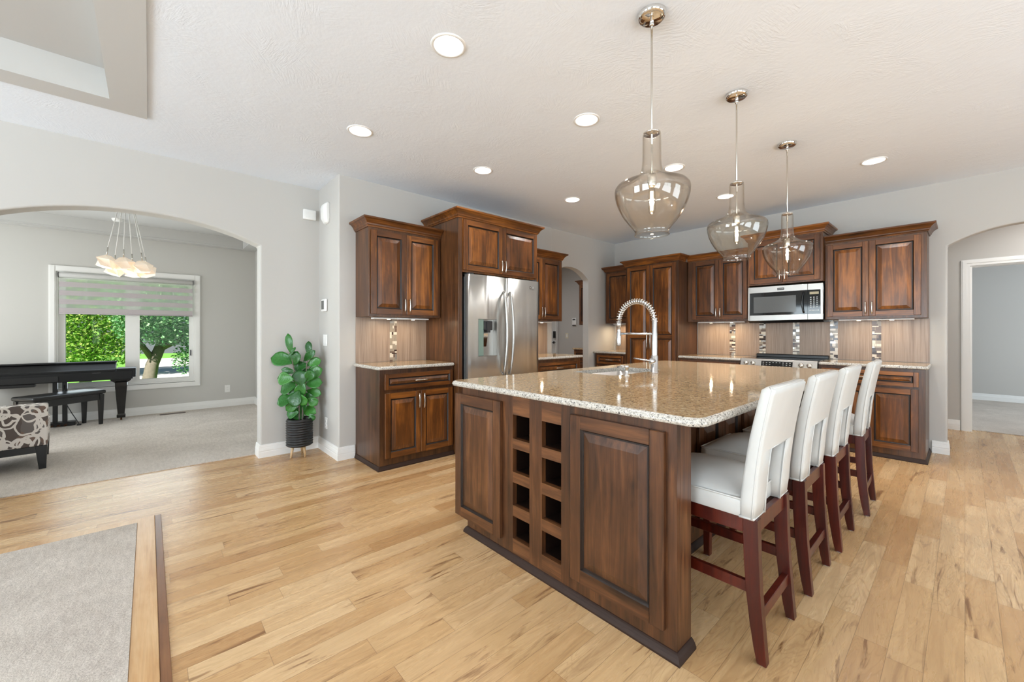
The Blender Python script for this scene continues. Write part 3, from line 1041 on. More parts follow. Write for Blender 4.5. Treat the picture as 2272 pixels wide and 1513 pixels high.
# --- left base + upper
c = thing('base_cabinet', 'dark-stained base cabinet with one drawer, standing beside the potted plant corner', 'cabinet', (-3.445, 1.515, 0), R90)
body(c, .775, .55, 0, .894)
drawer(c, .045, .757, .712, .854)
doors(c, [.045, .40, .757], .10, .682, (.52, .655))
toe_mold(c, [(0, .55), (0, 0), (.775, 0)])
c = thing('wall_cabinet', 'stained wall cabinet with crown, hung above the base cabinet near the plant', 'cabinet', (-3.685, 1.515, 0), R90)
body(c, .77, .31, 1.378, 2.215)
doors(c, [.02, .377, .733], 1.40, 2.185, (1.425, 1.555))
crown(c, [(0, .31), (0, 0), (.77, 0)], 2.21)

# --- refrigerator surround
c = thing('refrigerator_surround', 'tall stained cabinet surround with crown, built around the refrigerator', 'cabinet', (-3.36, 2.295, 0), R90)
MB().box(0, 0, 0, .045, .635, 2.385, 0, .0015).build('side_panel', 'wood_side', c)
MB().box(1.09, 0, 0, 1.11, .635, 2.385, 0, .0015).build('side_panel', 'wood_side', c)
MB().box(.045, 0, 1.835, 1.09, .635, 2.385).build('carcass', 'wood', c)
doors(c, [.05, .563, 1.088], 1.855, 2.362, (1.875, 2.0))
crown(c, [(0, .635), (0, 0), (1.11, 0), (1.11, .635)], 2.375)

# --- narrow cabinets right of the refrigerator
c = thing('wall_cabinet', 'narrow stained wall cabinet between the refrigerator surround and small arch', 'cabinet', (-3.685, 3.408, 0), R90)
body(c, .81, .31, 1.378, 2.215)
doors(c, [.02, .405, .775], 1.40, 2.185, (1.425, 1.555))
crown(c, [(0, 0), (.81, 0), (.81, .31)], 2.21)
c = thing('base_cabinet', 'narrow base cabinet with drawer between refrigerator and small arch', 'cabinet', (-3.42, 3.408, 0), R90)
body(c, .87, .575, 0, .894)
drawer(c, .05, .82, .712, .854)
doors(c, [.05, .435, .82], .10, .682, (.52, .655))
toe_mold(c, [(0, 0), (.87, 0), (.87, .575)])

# --- range wall, from the corner
c = thing('wall_cabinet', 'small wall cabinet tucked into the corner beside the tall pantry', 'cabinet', (-3.975, 5.65, 0), 0)
body(c, .55, .315, 1.372, 2.215)
doors(c, [.03, .545], 1.40, 2.19, (1.425, 1.55), (), None, True, 0, ['r'])
crown(c, [(0, .315), (0, 0), (.55, 0)], 2.21)
c = thing('base_cabinet', 'small base cabinet with drawer in the corner beside the tall pantry', 'cabinet', (-3.985, 5.38, 0), 0)
body(c, .56, .585, 0, .894)
drawer(c, .04, .52, .73, .865)
doors(c, [.04, .52], .10, .70, (.54, .67), (), None, True, 0, ['r'])
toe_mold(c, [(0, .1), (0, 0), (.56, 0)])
c = thing('pantry_cabinet', 'tall two-door pantry cabinet reaching the floor, behind the faucet', 'cabinet', (-3.422, 5.375, 0), 0)
body(c, .815, .59, 0, 2.215)
doors(c, [.035, .40, .785], .10, 2.19, (.985, 1.235), (1.165,))
crown(c, [(0, .20), (0, 0), (.815, 0), (.815, .20)], 2.21)
toe_mold(c, [(0, 0), (.815, 0)])
c = thing('wall_cabinet', 'two-door wall cabinet between the tall pantry and microwave', 'cabinet', (-2.60, 5.65, 0), 0)
body(c, .785, .315, 1.372, 2.215)
doors(c, [.065, .42, .765], 1.40, 2.19, (1.425, 1.55))
crown(c, [(0, 0), (.785, 0)], 2.21)
c = thing('wall_cabinet', 'raised two-door wall cabinet mounted above the microwave', 'cabinet', (-1.805, 5.56, 0), 0)
body(c, .755, .405, 1.80, 2.35)
doors(c, [.02, .3775, .735], 1.82, 2.325, (1.84, 1.965))
crown(c, [(0, .405), (0, 0), (.755, 0), (.755, .405)], 2.345)
c = thing('wall_cabinet', 'two-door wall cabinet between the microwave and the hall arch', 'cabinet', (-1.045, 5.65, 0), 0)
body(c, .80, .315, 1.372, 2.215)
doors(c, [.02, .372, .76], 1.40, 2.19, (1.425, 1.55))
crown(c, [(0, 0), (.80, 0), (.80, .315)], 2.21)
c = thing('base_cabinet', 'base cabinet below the counter between tall pantry and range', 'cabinet', (-2.60, 5.38, 0), 0)
body(c, .785, .585, 0, .88)
drawer(c, .03, .76, .715, .855)
doors(c, [.03, .395, .76], .10, .69, (.53, .66))
toe_mold(c, [(0, 0), (.785, 0)])
c = thing('base_cabinet', 'base cabinet behind the last bar stool, ending at the hall arch', 'cabinet', (-1.054, 5.38, 0), 0)
body(c, .81, .585, 0, .88)
drawer(c, .03, .765, .712, .85)
doors(c, [.03, .3975, .765], .10, .69, (.53, .66))
toe_mold(c, [(0, 0), (.81, 0), (.81, .585)])

# ------------------------------------------------------------------ countertops
def slab(name, label, x0, y0, x1, y1, z0=.895, z1=.925, rad=.012, hole=None, corner=.02, cat='countertop'):
    def rr(inset, z, r, k=5):
        a0, b0, a1, b1 = x0 + inset, y0 + inset, x1 - inset, y1 - inset
        r = max(.001, r)
        pts = []
        for cx_, cy_, s in ((a1 - r, b1 - r, 0), (a0 + r, b1 - r, 1), (a0 + r, b0 + r, 2), (a1 - r, b0 + r, 3)):
            for i in range(k + 1):
                a = PI / 2 * (s + i / k)
                pts.append((cx_ + r * math.cos(a), cy_ + r * math.sin(a), z))
        return pts
    mb = MB()
    e = rad
    rings = [rr(e * .6, z0, corner), rr(e * .18, z0 + e * .18, corner), rr(0, z0 + e * .7, corner), rr(0, z1 - e, corner), rr(e * .3, z1 - e * .3, corner), rr(e, z1, corner)]
    mb.loft(rings, 1, True, False, True)
    for z, ins, mi in ((z1, e, 0), (z0, e * .6, 0)):
        bm = bmesh.new()
        def lp(pts):
            vs = [bm.verts.new(p) for p in pts]
            return [bm.edges.new((vs[i], vs[(i + 1) % len(vs)])) for i in range(len(vs))]
        ee = lp(rr(ins, z, corner))
        if hole:
            hx0, hy0, hx1, hy1 = hole
            r = .05
            hp = []
            for cx_, cy_, s in ((hx1 - r, hy1 - r, 0), (hx0 + r, hy1 - r, 1), (hx0 + r, hy0 + r, 2), (hx1 - r, hy0 + r, 3)):
                for i in range(7):
                    a = PI / 2 * (s + i / 6)
                    hp.append((cx_ + r * math.cos(a), cy_ + r * math.sin(a)))
            ee += lp([(p[0], p[1], z) for p in hp])
        bmesh.ops.triangle_fill(bm, use_beauty=True, edges=ee)
        mb.bm(bm, mi)
        bm.free()
    if hole:
        mb.loft([[(p[0], p[1], z0) for p in hp], [(p[0], p[1], z1) for p in hp]], 1, True, False)
    o = mb.build(name, ['granite', 'granite_edge_lit'])
    tag(o, label, cat)
    return o
slab('granite_countertop', 'granite counter slab on the base cabinet near the plant', -3.997, 1.490, -3.412, 2.290)
slab('granite_countertop', 'narrow granite counter slab between refrigerator and small arch', -3.997, 3.408, -3.388, 4.315)
slab('granite_countertop', 'small granite counter slab in the corner beside the tall pantry', -4.015, 5.352, -3.425, 5.965)
slab('granite_countertop', 'granite counter slab between the tall pantry and the range', -2.605, 5.352, -1.818, 5.965, .882, .912)
slab('granite_countertop', 'granite counter slab between the range and the hall arch', -1.052, 5.352, -.222, 5.965, .882, .912)
ISL = (-2.185, 1.418, -.603, 4.17)
SINK = (-2.02, 2.42, -1.63, 3.10)
slab('island_countertop', 'large speckled granite slab topping the kitchen island', *ISL, .893, .925, .016, SINK, .055)

# ------------------------------------------------------------------ kitchen island
isl = thing('kitchen_island', 'dark wood kitchen island with wine rack and raised end panels', 'kitchen island', (0, 0, 0))
IY0 = 1.465
IX0, IX1 = -2.10, -.715
# wine rack holes: columns x rows
colx = [(-1.629, -1.501), (-1.412, -1.284)]
rowz = [(.117, .238), (.296, .420), (.476, .603), (.656, .785)]
fp = MB()
xs = sorted([IX0, IX1] + [a for p in colx for a in p])
zs = sorted([0.0, .893] + [a for p in rowz for a in p])
NOTCH = (-2.045, .085)
def is_hole(xa, xb, za, zb):
    xm, zm = (xa + xb) / 2, (za + zb) / 2
    return any(p[0] < xm < p[1] for p in colx) and any(r[0] < zm < r[1] for r in rowz)
TH_F = .028
fp.box(IX0, IY0, NOTCH[1], colx[0][0], IY0 + TH_F, .893)
fp.box(NOTCH[0], IY0, 0, colx[0][0], IY0 + TH_F, NOTCH[1])
fp.box(colx[1][1], IY0, 0, IX1, IY0 + TH_F, .893)
fp.build('front_panel', ISET, isl)
wr = MB()
wr.box(colx[0][1], IY0, 0, colx[1][0], IY0 + TH_F, .893)
for p in colx:
    zc = 0
    for r in rowz:
        wr.box(p[0], IY0, zc, p[1], IY0 + TH_F, r[0], 1)
        zc = r[1]
    wr.box(p[0], IY0, zc, p[1], IY0 + TH_F, .893, 1)
wr_o = wr.build('wine_rack', ISET, isl)
cu = MB()
for p in colx:
    for r in rowz:
        t = .006
        cu.box(p[0] - t, IY0 + TH_F, r[0] - t, p[0], 1.80, r[1] + t); cu.box(p[1], IY0 + TH_F, r[0] - t, p[1] + t, 1.80, r[1] + t)
        cu.box(p[0], IY0 + TH_F, r[0] - t, p[1], 1.80, r[0]); cu.box(p[0], IY0 + TH_F, r[1], p[1], 1.80, r[1] + t)
        cu.box(p[0] - t, 1.80, r[0] - t, p[1] + t, 1.81, r[1] + t)
cu.build('bottle_cubby', 'glaze_and_shade', wr_o)  # near-black colour paints in the shade inside the cubbies
d = door_mb(-2.147, .088, -1.712, .846, (), IY0, .024, .06)
d.build('end_panel', ISET, isl)
d = door_mb(-1.213, .10, -.757, .852, (), IY0, .022, .06)
d.build('end_panel', ISET, isl)
# rear of the right end panel and the boxes behind
MB().box(-1.03, IY0 + TH_F, 0, IX1, 1.583, .893, 0, .002).build('support_panel', 'island_wood_dim', isl)
ib = MB()
ib.box(-2.08, 1.82, .09, -1.03, 2.38, .893); ib.box(-2.02, 1.83, 0, -1.03, 4.08, .09)
ib.box(-2.08, 2.38, .09, -1.03, 4.10, .60); ib.box(-1.58, 2.38, .60, -1.03, 4.10, .893); ib.box(-2.08, 3.14, .60, -1.58, 4.10, .893)
ib.box(-2.08, 2.38, .60, -2.045, 3.14, .893)
ib.box(-2.08, IY0 + TH_F, .09, -1.65, 1.82, .893)
ib.box(-1.26, 1.585, 0, -1.03, 1.82, .893)
ib.build('carcass', 'island_wood_dim', isl)
# raised door panels facing the stools
for a, b in ((1.62, 1.94), (1.945, 2.27), (2.345, 2.665), (2.668, 2.985), (3.05, 3.37), (3.373, 3.69), (3.74, 4.06)):
    dm = door_mb(a, .11, b, .74, (), 0, .02, .058)
    # local x -> +Y, local y -> -X
    dm.v = [(-1.03 - p[1], p[0], p[2]) for p in dm.v]
    dm.build('door', ISET, isl)
bmold = [(0, 0), (.02, 0), (.02, .008), (.014, .022), (.008, .031), (.003, .036), (0, .037)]
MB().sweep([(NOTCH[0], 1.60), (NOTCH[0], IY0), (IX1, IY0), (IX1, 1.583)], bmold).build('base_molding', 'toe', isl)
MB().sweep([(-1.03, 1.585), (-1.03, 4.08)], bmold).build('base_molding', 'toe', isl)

# sink, faucet, soap dispenser
sk = MB()
sx0, sy0, sx1, sy1 = SINK
def rrect(x0, y0, x1, y1, r, z, k=6):
    pts = []
    for cx_, cy_, s in ((x1 - r, y1 - r, 0), (x0 + r, y1 - r, 1), (x0 + r, y0 + r, 2), (x1 - r, y0 + r, 3)):
        for i in range(k + 1):
            a = PI / 2 * (s + i / k)
            pts.append((cx_ + r * math.cos(a), cy_ + r * math.sin(a), z))
    return pts
sink = thing('kitchen_sink', 'undermount stainless sink set in the island countertop', 'sink', ((sx0 + sx1) / 2, (sy0 + sy1) / 2, .66))
ox, oy = (sx0 + sx1) / 2, (sy0 + sy1) / 2
w2, l2 = (sx1 - sx0) / 2, (sy1 - sy0) / 2
sk.loft([rrect(-w2 - .02, -l2 - .02, w2 + .02, l2 + .02, .06, .232), rrect(-w2 + .001, -l2 + .001, w2 - .001, l2 - .001, .05, .232), rrect(-w2 + .004, -l2 + .004, w2 - .004, l2 - .004, .05, .03), rrect(-w2 + .03, -l2 + .03, w2 - .03, l2 - .03, .04, 0.0), rrect(-.03, -.03, .03, .03, .02, -.004)], 0, True, False, True)
sk.build('basin', 'stainless_h', sink)
MB().lathe([(.001, .002), (.03, .002), (.042, .006), (.045, .004), (.045, -.002)], (0, 0, -.002), 20).build('drain', 'chrome', sink)

FX, FY, ZC = -1.555, 2.83, .925
fc = thing('kitchen_faucet', 'chrome spring-neck pull-down faucet standing at the island sink', 'faucet', (FX, FY, ZC))
MB().lathe([(.001, 0), (.032, 0), (.032, .006), (.026, .010), (.026, .125), (.022, .13), (.001, .13)], n=20).build('base', 'brushed_chrome', fc)
MB().lathe([(.021, .13), (.021, .295), (.0195, .30), (.0195, .405), (.017, .41), (.001, .41)], n=18).build('riser', 'brushed_chrome', fc)
RA = .155
sp = MB()
arc = []
n = 160
z_arc = .40
for i in range(n + 1):
    a = PI * i / n
    arc.append(Vector((-RA + RA * math.cos(a), 0, .385 + (RA + .005) * math.sin(a))))
sp_core = MB().tube([tuple(p) for p in arc[::8]], .010, 10)
sp_core.build('hose', 'brushed_chrome', fc)
coil = []
turns = 25
for i in range(turns * 12 + 1):
    t = i / (turns * 12)
    a = PI * t
    c0 = Vector((-RA + RA * math.cos(a), 0, .385 + (RA + .005) * math.sin(a)))
    nv = Vector((math.cos(a), 0, math.sin(a)))
    ph = 2 * PI * turns * t
    coil.append(tuple(c0 + nv * (.020 * math.cos(ph)) + Vector((0, 1, 0)) * (.020 * math.sin(ph))))
MB().tube(coil, .0038, 6).build('spring', 'chrome', fc)
MB().tube([(-.01, 0, .290), (-.16, 0, .292), (-2 * RA + .01, 0, .292)], .0085, 10).build('support_arm', 'brushed_chrome', fc)
hd = MB()
hd.lathe([(.001, 0), (.017, 0), (.019, .01), (.019, .1), (.015, .11), (.013, .15), (.02, .155), (.02, .19), (.001, .191)], (-2 * RA, 0, .195), 18)
hd.build('spray_head', 'brushed_chrome', fc)
lv = MB()
lv.cyl((0, -.055, .088), .021, .06, 18, 0, 'y')
lv.tube([(-.0, -.05, .09), (-.05, -.07, .098), (-.12, -.095, .108)], [.007, .006, .006], 10)
lv.build('lever', 'brushed_chrome', fc)
so = thing('soap_dispenser', 'short chrome soap dispenser pump beside the faucet', 'soap dispenser', (-1.565, 2.47, ZC))
MB().lathe([(.001, 0), (.022, 0), (.022, .005), (.012, .009), (.012, .055), (.016, .058), (.016, .072), (.001, .074)], n=16).build('pump', 'brushed_chrome', so)
MB().tube([(0, 0, .065), (-.04, 0, .068), (-.075, 0, .058)], .0055, 8).build('spout', 'brushed_chrome', so)

# ------------------------------------------------------------------ bar stools
def make_stool():
    r = thing('bar_stool', '', 'bar stool', (0, 0, 0), 0, 'white leather bar stools along the island')
    # local x: + away from the island, y along it; rear feet at x=0
    W2 = .205
    # seat cushion
    sc = MB()
    nx, ny = 14, 14
    xa, xb = -.475, -.045
    grid = {}
    def zt(u, v):
        return .597 + .06 * (1 - abs(u) ** 3.2) * (1 - abs(v) ** 3.2)
    top = []
    for i in range(nx + 1):
        for j in range(ny + 1):
            u, v = 2 * i / nx - 1, 2 * j / ny - 1
            top.append((xa + (xb - xa) * i / nx, -W2 + 2 * W2 * j / ny, zt(u, v)))
    fs = []
    for i in range(nx):
        for j in range(ny):
            a = i * (ny + 1) + j
            fs.append((a, a + ny + 1, a + ny + 2, a + 1))
    sc.add(top, fs, 0, True)
    per = [i * (ny + 1) for i in range(nx + 1)] + [nx * (ny + 1) + j for j in range(1, ny + 1)] + [i * (ny + 1) + ny for i in range(nx - 1, -1, -1)] + [j for j in range(ny - 1, 0, -1)]
    ring = [top[i] for i in per]
    cxm = (xa + xb) / 2
    def rg(z, s):
        return [(cxm + (p[0] - cxm) * s, p[1] * s, z) for p in ring]
    sc.loft([ring, rg(.585, 1.008), rg(.56, 1.012), rg(.535, 1.004), rg(.530, .99)], 0, True, False, True)
    seat = sc.build('seat', 'white_leather', r)
    pip = MB().tube([(p[0], p[1], .598) for p in rg(.6, 1.008)] + [rg(.598, 1.008)[0]], .004, 6)
    pip.build('piping', 'white_leather', seat)
    # backrest with a square opening at its foot
    hw, zb, zt_ = .215, .532, 1.03
    nw, nz = .098, .785
    bx_ = MB()
    thk_b, thk_t = .058, .046
    def xr(z):   # rear face
        t = (z - zb) / (zt_ - zb)
        return -.008 + .068 * t + .012 * math.sin(PI * t) * -1
    levels = [zb, zb + .06, .62, .70, nz, .84, .90, .96, 1.0, zt_ - .012, zt_]
    def sec(z, y0, y1):
        t = (z - zb) / (zt_ - zb)
        th = thk_b + (thk_t - thk_b) * t
        x1 = xr(z)
        x0 = x1 - th
        b = .012
        e = .012 if z >= zt_ - .0001 else (0.003 if z <= zb + .0001 else 0)
        x0 += e; x1 -= e; y0 += e; y1 -= e
        return [(x0 + b, y0, z), (x1 - b, y0, z), (x1 - b * .3, y0 + b * .3, z), (x1, y0 + b, z), (x1, y1 - b, z), (x1 - b * .3, y1 - b * .3, z), (x1 - b, y1, z), (x0 + b, y1, z), (x0 + b * .3, y1 - b * .3, z), (x0, y1 - b, z), (x0, y0 + b, z), (x0 + b * .3, y0 + b * .3, z)]
    low = [z for z in levels if z <= nz]
    hi = [z for z in levels if z >= nz]
    bx_.loft([sec(z, -hw, -nw) for z in low], 0, True, True, True)
    bx_.loft([sec(z, nw, hw) for z in low], 0, True, True, True)
    bx_.loft([sec(z, -hw, hw) for z in hi], 0, True, True, True)
    bk = bx_.build('backrest', 'white_leather', r)
    pp = MB()
    for y0 in (-hw, hw):
        s = 1 if y0 > 0 else -1
        pp.tube([(xr(z) - .010, y0 - s * .002, z) for z in levels[:-1]], .0035, 6)
        pp.tube([(xr(zb) - thk_b + .004, y0 - s * .004, zb + .003), (xr(zb) - .006, y0 - s * .004, zb + .003), (xr(zb) - .006, s * nw, zb + .003)], .005, 6)
    for y0 in (-nw, nw):
        pp.tube([(xr(z) - .002, y0, z) for z in low], .0035, 6)
    pp.tube([(xr(nz) - .002, -nw, nz), (xr(nz) - .002, nw, nz)], .0035, 6)
    pp.tube([(xr(zt_ - .01) - .008, -hw + .01, zt_ - .004), (xr(zt_ - .01) - .008, hw - .01, zt_ - .004)], .0035, 6)
    pp.build('piping', 'white_leather', bk)
    # frame
    fr_ = MB()
    fr_.box(-.44, -W2 + .012, .470, -.03, -W2 + .034, .530, 0, .002)
    fr_.box(-.44, W2 - .034, .470, -.03, W2 - .012, .530, 0, .002)
    fr_.box(-.462, -W2 + .04, .470, -.442, W2 - .04, .530, 0, .002)
    fr_.box(-.032, -W2 + .045, .468, -.012, W2 - .045, .530, 0, .002)
    fr_.build('seat_frame', 'stool_wood', r)
    for s in (-1, 1):
        # front leg, straight taper
        y = s * (W2 - .022)
        a, b = .021, .016
        lg = MB().hexa([(-.452 - b, y - b, .004), (-.452 + b, y - b, .004), (-.452 + b, y + b, .004), (-.452 - b, y + b, .004)],
                       [(-.452 - a, y - a, .53), (-.452 + a, y - a, .53), (-.452 + a, y + a, .53), (-.452 - a, y + a, .53)])
        l = lg.build('leg', 'stool_wood', r, bevel=.002, seg=2)
        MB().cyl((-.452, y, 0), .013, .006, 12).build('foot_glide', 'grey_rubber', l)
        # rear leg, curved sabre shape
        lg = MB()
        rings = []
        for z, xc, hx in ((.004, .010, .016), (.06, .002, .0195), (.15, -.008, .0225), (.26, -.018, .0245), (.38, -.024, .0255), (.47, -.0265, .026), (.532, -.028, .0255)):
            hy = .0175 + .002 * (z / .53)
            rings.append([(xc - hx, y - hy, z), (xc + hx, y - hy, z), (xc + hx, y + hy, z), (xc - hx, y + hy, z)])
        lg.loft(rings)
        l = lg.build('leg', 'stool_wood', r, bevel=.002, seg=2)
        MB().cyl((.008, y, 0), .013, .006, 12).build('foot_glide', 'grey_rubber', l)
        MB().box(-.44, y - .011, .248, -.035, y + .011, .290, 0, .002).build('stretcher', 'stool_wood', r)
    MB().box(-.021, -W2 + .035, .148, .004, W2 - .035, .192, 0, .002).build('stretcher', 'stool_wood', r)
    MB().box(-.462, -W2 + .035, .180, -.441, W2 - .035, .222, 0, .002).build('stretcher', 'stool_wood', r)
    return r
stool = make_stool()
slabels = ['white leather bar stool nearest the wine rack end of the island',
           'white leather bar stool, second from the wine rack end',
           'white leather bar stool, third from the wine rack end',
           'white leather bar stool nearest the range wall, last in the row']
for i, (x, y, rz) in enumerate(((-.508, 1.875, 0), (-.496, 2.483, 0), (-.480, 3.066, 0.0), (-.452, 3.768, .03))):
    o = stool if i == 0 else copy_tree(stool)
    o.location = (x, y, 0)
    o.rotation_euler = (0, 0, rz)
    o['label'] = slabels[i]

# ------------------------------------------------------------------ refrigerator (local: x to the right, front at y=0, into wall +y)
rf = thing('refrigerator', 'stainless french-door refrigerator with ice dispenser', 'refrigerator', (-3.285, 2.355, 0), R90)
RW = 1.015
MB().box(.012, .075, .02, RW - .012, .68, 1.79, 0, .004).build('cabinet_body', 'dark_grey', rf)
def curved_door(x0, x1, z0, z1, name='door', hole=None):
    mb = MB()
    nn = 14
    def yf(x):
        t = (x - x0) / (x1 - x0) * 2 - 1
        return .012 * abs(t) ** 2.2
    xs = [x0 + (x1 - x0) * i / nn for i in range(nn + 1)]
    if hole:
        xs = sorted(set([x for x in xs if not (abs(x - hole[0]) < .02 or abs(x - hole[1]) < .02)] + [hole[0], hole[1]]))
    zz = [z0, z1] if not hole else [z0, hole[2], hole[3], z1]
    for i in range(len(xs) - 1):
        for k in range(len(zz) - 1):
            a, b = xs[i], xs[i + 1]
            if hole and k == 1 and a >= hole[0] - 1e-6 and b <= hole[1] + 1e-6:
                continue
            mb.add([(a, yf(a), zz[k]), (b, yf(b), zz[k]), (b, yf(b), zz[k + 1]), (a, yf(a), zz[k + 1])], [(0, 1, 2, 3)], 0, True)
    for z in (z0, z1):
        mb.add([(x, yf(x), z) for x in xs] + [(x1, .072, z), (x0, .072, z)], [tuple(range(len(xs) + 2))])
    for x in (x0, x1):
        mb.add([(x, yf(x), z0), (x, .072, z0), (x, .072, z1), (x, yf(x), z1)], [(0, 1, 2, 3)])
    mb.add([(x0, .072, z0), (x1, .072, z0), (x1, .072, z1), (x0, .072, z1)], [(0, 1, 2, 3)])
    return mb
DH = (.128, .378, .98, 1.365)
dl = curved_door(.012, .505, .68, 1.812, 'door', DH).build('door', 'stainless', rf)
drr = curved_door(.511, RW - .008, .68, 1.812).build('door', 'stainless', rf)
dz_ = curved_door(.012, RW - .008, .06, .672).build('freezer_drawer', 'stainless', rf)
# dispenser recess
dm = MB()
a, b, z0, z1 = DH
dm.box(a, .002, z0, a + .004, .072, z1); dm.box(b - .004, .002, z0, b, .072, z1)
dm.box(a, .002, z1 - .004, b, .072, z1); dm.box(a, -.002, z0, b, .072, z0 + .006)
dm.box(a, .064, z0, b, .0715, z1)
disp = dm.build('dispenser', 'stainless_h', dl)
MB().box(a + .004, .004, z0 + .006, a + .075, .03, z1 - .004, 0, .003).build('control_panel', 'disp_green_reflection', disp)
ch = MB()
ch.box(a + .09, .012, z1 - .115, b - .05, .064, z1 - .02, 0, .006)
ch.hexa([(a + .125, .004, z1 - .14), (b - .09, .004, z1 - .14), (b - .09, .05, z1 - .14), (a + .125, .05, z1 - .14)],
        [(a + .115, .000, z1 - .03), (b - .08, .000, z1 - .03), (b - .08, .05, z1 - .03), (a + .115, .05, z1 - .03)])
ch.build('ice_chute', 'dark_grey', disp)
MB().hexa([(a + .1, .045, z0 + .10), (b - .11, .045, z0 + .10), (b - .11, .05, z0 + .10), (a + .1, .05, z0 + .10)],
          [(a + .095, .03, z1 - .15), (b - .10, .03, z1 - .15), (b - .10, .036, z1 - .15), (a + .095, .036, z1 - .15)]).build('paddle', 'chrome', disp)
# bowed handles
for dd, hx in ((dl, .462), (drr, .552)):
    pts = []
    for i in range(15):
        t = i / 14
        z = .78 + (1.66 - .78) * t
        pts.append((hx, -.012 - .055 * math.sin(PI * t) ** .75, z))
    hb = MB().tube(pts, .0135, 10)
    hb.tube([(hx, .01, .79), pts[0]], .012, 8); hb.tube([(hx, .01, 1.65), pts[-1]], .012, 8)
    hb.build('handle', 'stainless', dd)
hb = MB().tube([(.1, -.045, .60), (.3, -.058, .60), (.5, -.06, .60), (.7, -.058, .60), (.9, -.045, .60)], .013, 10)
for x in (.12, .88):
    hb.tube([(x, .01, .60), (x, -.045, .60)], .011, 8)
hb.build('handle', 'stainless', dz_)
for x in (.03, RW - .09):
    MB().box(x, .02, 1.812, x + .06, .12, 1.828, 0, .003).build('hinge_cover', 'dark_grey', rf)
lg = MB()
lg.lathe([(.0125, 0), (.0155, 0), (.0155, .002), (.0125, .002)], (.865, .0005, 1.735), 20, 0, False, 'y')
lg.build('badge', 'chrome', drr)
text('badge_lettering', 'LG', .03, (.903, -.0005, 1.735), (PI / 2, 0, 0), 'print_white', drr)
text('badge_lettering', 'G', .018, (.865, -.001, 1.735), (PI / 2, 0, 0), 'print_white', drr)

# ------------------------------------------------------------------ microwave
mwv = thing('microwave', 'stainless over-the-range microwave with black glass door', 'microwave', (-1.80, 5.555, 1.372), 0)
MWW, MWH = .752, .405
MB().box(.004, .03, .004, MWW - .004, .405, MWH, 0, .003).build('housing', 'black_satin', mwv)
dx = MWW * .812
fm = MB()
fm.box(0, 0, .0, .018, .03, MWH); fm.box(.018, 0, .335, dx, .03, MWH); fm.box(.018, 0, 0, dx, .03, .062)
md = fm.build('door', 'stainless_h', mwv, bevel=.002)
MB().box(.018, .003, .062, dx, .03, .335).build('door_glass', 'black_glass', md)
MB().box(.062, .0015, .092, dx - .11, .0032, .285).build('viewing_window', 'screen_grey', md)
hp_ = MB()
pts = [(dx - .035 - .014 * math.sin(PI * i / 8), -.004 - .012 * math.sin(PI * i / 8), .075 + .25 * i / 8) for i in range(9)]
hp_.tube(pts, .008, 8)
hp_.build('handle', 'black_gloss', md)
bd_ = MB().box(.315, -.003, .355, .385, .0, .382, 0, .002)
bdo = bd_.build('badge', 'dark_grey', md)
text('badge_lettering', 'MAYTAG', .0145, (.35, -.0034, .3685), (PI / 2, 0, 0), 'print_white', bdo)
cp = MB()
cp.box(dx + .002, 0, .0, MWW, .03, .062); cp.box(dx + .002, 0, .335, MWW, .03, MWH); cp.box(MWW - .022, 0, .062, MWW, .03, .335)
cpo = cp.build('control_panel', 'stainless_h', mwv, bevel=.002)
MB().box(dx + .002, .003, .062, MWW - .022, .03, .335).build('keypad', 'black_glass', cpo)
MB().box(dx + .02, .001, .285, MWW - .038, .004, .312).build('display', 'lcd', cpo)
MB().box(dx + .012, -.0025, .014, MWW - .03, .001, .05, 0, .002).build('door_button', 'stainless_h', cpo)
kp = MB()
for i in range(3):
    for j in range(7):
        if j == 0:
            continue
        x = dx + .024 + i * .029
        z = .115 + j * .022
        kp.box(x, .0015, z, x + .013, .0035, z + .007)
for i in range(8):
    kp.box(dx + .018 + i * .0115, .0015, .10, dx + .025 + i * .0115, .0035, .108)
kp.build('key_legends', 'print_white', cpo)
MB().hexa([(.0, .05, -.03), (MWW, .05, -.03), (MWW, .40, -.022), (0, .40, -.022)], [(0, .012, .003), (MWW, .012, .003), (MWW, .40, .003), (0, .40, .003)]).build('vent_grille', 'black_satin', mwv)
MB().box(.1, .1, -.034, .2, .16, -.0285).build('cooktop_lamp', 'dark_grey', mwv)

# ------------------------------------------------------------------ range
rg_ = thing('range', 'slide-in range with front knobs below the microwave', 'stove', (-1.813, 5.335, 0), 0)
RWD = .756
MB().box(.004, .03, .02, RWD - .004, .625, .895).build('range_body', 'stainless_h', rg_)
ct = MB().box(0, .05, .895, RWD, .60, .916, 0, .004)
cto = ct.build('cooktop', 'black_glass', rg_)
MB().box(0, .56, .912, RWD, .615, .955, 0, .008).build('rear_vent', 'black_satin', rg_)
pn = MB().hexa([(0, -.012, .80), (RWD, -.012, .80), (RWD, .05, .80), (0, .05, .80)], [(0, .02, .915), (RWD, .02, .915), (RWD, .055, .918), (0, .055, .918)])
pno = pn.build('control_panel', 'stainless_h', rg_, bevel=.003)
tilt = math.atan2(.032, .115)
for x in (.065, .140, .615, .690):
    kb = MB()
    kb.lathe([(.001, -.034), (.019, -.034), (.0225, -.03), (.025, -.008), (.027, 0), (.027, .006), (.001, .006)], (0, 0, 0), 22, 0, True, 'y')
    kb.box(-.004, -.040, -.021, .004, -.032, .021, 0, .001)
    kb.build('knob', 'nickel', pno, loc=(x, .004, .862), rot=(-tilt, 0, 0))
dpl = MB().box(-.155, -.003, -.038, .155, .001, .038, 0, .001)
dplo = dpl.build('display', 'black_glass', pno, loc=(.378, .003, .858), rot=(-tilt, 0, 0))
kl = MB()
